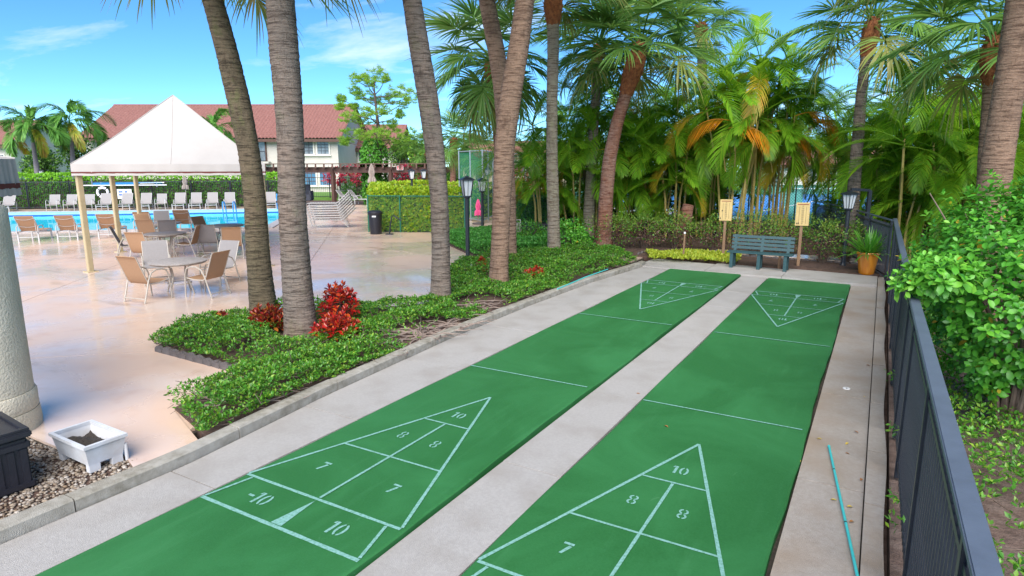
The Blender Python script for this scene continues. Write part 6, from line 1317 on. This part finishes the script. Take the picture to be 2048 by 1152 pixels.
# ================================================================== TREES BEHIND
def pine():
    D = 50; b = GD(757, D); root = thing('pine_tree', 'tall open pine with an ivy clad trunk behind the pergola', 'tree', b)
    def q(x, y, dd=0.): v = PV(x, y, D+dd)-b; return v
    MB().tube([np.array([0, 0, -.1]), q(758, 330), q(757, 260), q(752, 215), q(748, 175), q(752, 155)], [.30, .24, .15, .09, .06, .03], 9).build('trunk', 'bark', root, True)
    blobs = [(712, 161, 13), (751, 150, 19), (742, 166, 14), (730, 158, 10), (797, 183, 16), (822, 194, 15), (808, 205, 14), (682, 198, 9), (710, 183, 11), (729, 194, 15), (753, 202, 14), (781, 199, 12), (680, 216, 9), (696, 235, 16), (721, 240, 14), (770, 221, 12), (800, 229, 10), (756, 257, 20), (699, 270, 18), (726, 268, 17), (753, 273, 20), (789, 273, 18), (816, 270, 18), (691, 284, 12), (802, 293, 16), (735, 225, 12), (785, 250, 10), (708, 214, 8), (770, 160, 9), (768, 284, 18), (740, 286, 16)]
    P, A = [], []; br = MB(); rr = random.Random(4)
    for x, y, r in blobs:
        dd = rr.uniform(-1.8, 1.8); c = q(x, y, dd); yt = min(320, y+rr.uniform(10, 34)); tx = np.interp(yt, [155, 175, 215, 260, 330], [752, 748, 752, 757, 758]); s = q(tx, yt); br.tube([s, (s+c)/2+np.array([0, 0, -.15]), c], [.045, .035, .015], 5)
        k = 12; R_ = r*mpp(D)*1.15
        for j in range(k*2):
            e = rnd_dirs(1)[0]*[1, 1, .8]; tc = c+e*R_*rr.uniform(.5, 1.); m = 26; d = rnd_dirs(m); d[:, 2] = d[:, 2]*.6+.5; P.append(np.tile(tc, (m, 1))); A.append(d)
    br.build('branches', 'bark', root, True); P, A = np.concatenate(P), np.concatenate(A); L_ = rng.uniform(.18, .40, len(P)); link('crown', leaf_mesh('crown', 'pine_leaf', P, A, rnd_dirs(len(P)), L_, .034), root)
    n = 3600; a = rng.uniform(0, 6.28, n); zz = rng.random(n); z0_, z1_ = PV(1024, 410, D)[2], q(758, 275)[2]; rad_ = (.82+.14*np.sin(a*3)+.12*rng.random(n))*np.interp(zz, [0, .15, .8, 1], [.8, 1, 1.05, .5]); P = np.c_[np.cos(a)*rad_, np.sin(a)*rad_, z0_+(z1_-z0_)*zz]; d = np.c_[np.cos(a), np.sin(a), np.full(n, -.2)]
    link('ivy', leaf_mesh('ivy', 'ivy_leaf', P, unit(rnd_dirs(n)*.6+[0, 0, -.6]), d+rnd_dirs(n)*.5, rng.uniform(.14, .26, n), .16), root)
pine()
def tree(label, px, D, y_top, y_bot, w_px, mats, seed, n=2600, leaf=.3, group=None):
    b = GD(px, D); zt_, zb_ = PV(1024, y_top, D)[2], PV(1024, y_bot, D)[2]; root = thing('leafy_tree', label, 'tree', b, group=group); r = random.Random(seed); w = w_px*mpp(D)/2; cz = (zt_+zb_)/2; hz = (zt_-zb_)/2
    m = MB().tube([(0, 0, -.1), (.05, .03, cz*.5), (0, 0, cz)], [.2, .16, .1], 8); P_, d_ = [], []
    for i in range(11):
        a = i*2.4; rr = math.sqrt((i+.5)/11)*.72; c = np.array([math.cos(a)*w*rr, math.sin(a)*w*rr*.7, cz+hz*r.uniform(-.6, .62)*(1-.4*rr)]); m.tube([(0, 0, cz*.55), c*[.5, .5, .9], c], [.09, .05, .02], 5)
        P, d = blob_pts(n//11, c, (w*.42, w*.36, hz*.40), .3, .3, seed+i); P_.append(P); d_.append(d)
    m.build('trunk', 'bark', root, True); P, d = np.concatenate(P_), np.concatenate(d_); k = len(P); sel = rng.random(k) < .6
    for mt, s in ((mats[0], sel), (mats[1], ~sel)): L_ = rng.uniform(leaf*.6, leaf*1.2, s.sum()); link('crown', leaf_mesh('crown', mt, P[s], unit(d[s]*.5+rnd_dirs(s.sum())), unit(d[s]+rnd_dirs(s.sum())*.8+[0, 0, .4]), L_, L_*.5), root)
tl = ('tree_leaf', 'tree_dark')
tree('green tree between the foxtail palms and the canopy', 190, 58, 245, 372, 90, tl, 1); tree('dark green tree behind the foxtail palm trunks', 118, 60, 285, 372, 90, ('tree_dark', 'tree_leaf'), 2); tree('low tree at the far left behind the hedge', 20, 57, 318, 368, 80, tl, 3, 1400); tree('small bright bush tree beside the far left lantern', 98, 55, 330, 362, 34, ('hedge_top', 'tree_leaf'), 4, 700, .2)
tree('green tree right of the pine', 815, 66, 262, 360, 70, tl, 5); tree('leafy tree behind the reddish grey trunk', 850, 62, 268, 372, 60, ('tree_leaf', 'pine_leaf'), 6); tree('green shrub tree below the far fan palm', 915, 48, 318, 405, 62, ('ivy_leaf', 'tree_leaf'), 7, 1800, .24); tree('yellow green tree left of the crossing trunks', 955, 60, 290, 370, 60, tl, 8)
FAR = ['behind the cream house', 'behind the slim pale palm', 'behind the red curved palm', 'behind the left scoreboard', 'behind the distant red roof', 'right of the distant red roof', 'behind the fence corner', 'behind the right edge trunks', 'at the right edge of the picture']
for i, (x, D, yt, w) in enumerate(((1010, 85, 292, 110), (1150, 98, 262, 180), (1290, 100, 250, 200), (1430, 104, 240, 220), (1560, 108, 262, 200), (1690, 104, 255, 200), (1830, 100, 232, 220), (1960, 100, 225, 200), (2080, 96, 220, 200))):
    tree('distant tree '+FAR[i], x, D, yt, 345, w, tl, 20+i, 3000, .6, group='distant trees beyond the tennis courts')
# dark planting that closes the view under the areca palms
UND = ['right of the slim pale palm', 'at the red curved palm', 'right of the red curved palm', 'left of the stout stump', 'right of the stout stump', 'right of the lantern', 'behind the angled fence', 'behind the fence corner', 'left of the right edge trunks', 'behind the leafy bush']
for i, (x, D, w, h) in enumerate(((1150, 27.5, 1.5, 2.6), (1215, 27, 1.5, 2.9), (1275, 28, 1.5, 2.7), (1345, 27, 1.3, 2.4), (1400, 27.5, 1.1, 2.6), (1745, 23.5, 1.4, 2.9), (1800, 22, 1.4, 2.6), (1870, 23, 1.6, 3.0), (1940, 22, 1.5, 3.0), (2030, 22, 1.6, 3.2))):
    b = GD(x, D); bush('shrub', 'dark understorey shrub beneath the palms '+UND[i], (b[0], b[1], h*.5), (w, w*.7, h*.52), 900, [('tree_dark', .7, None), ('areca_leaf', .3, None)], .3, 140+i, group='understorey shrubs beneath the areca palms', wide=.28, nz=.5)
b = GD(1362, 21.4); t = thing('palm_stump', 'stout reddish brown tree trunk standing behind the shrubs', 'trunk', b); me, _, _ = trunk_mesh([np.array([0, 0, -.05]), np.array([.05, 0, 1.2]), np.array([.10, 0, 1.45])], [.24, .20, .17], 'trunk_red', 77, step=.06); link('trunk', me, t)
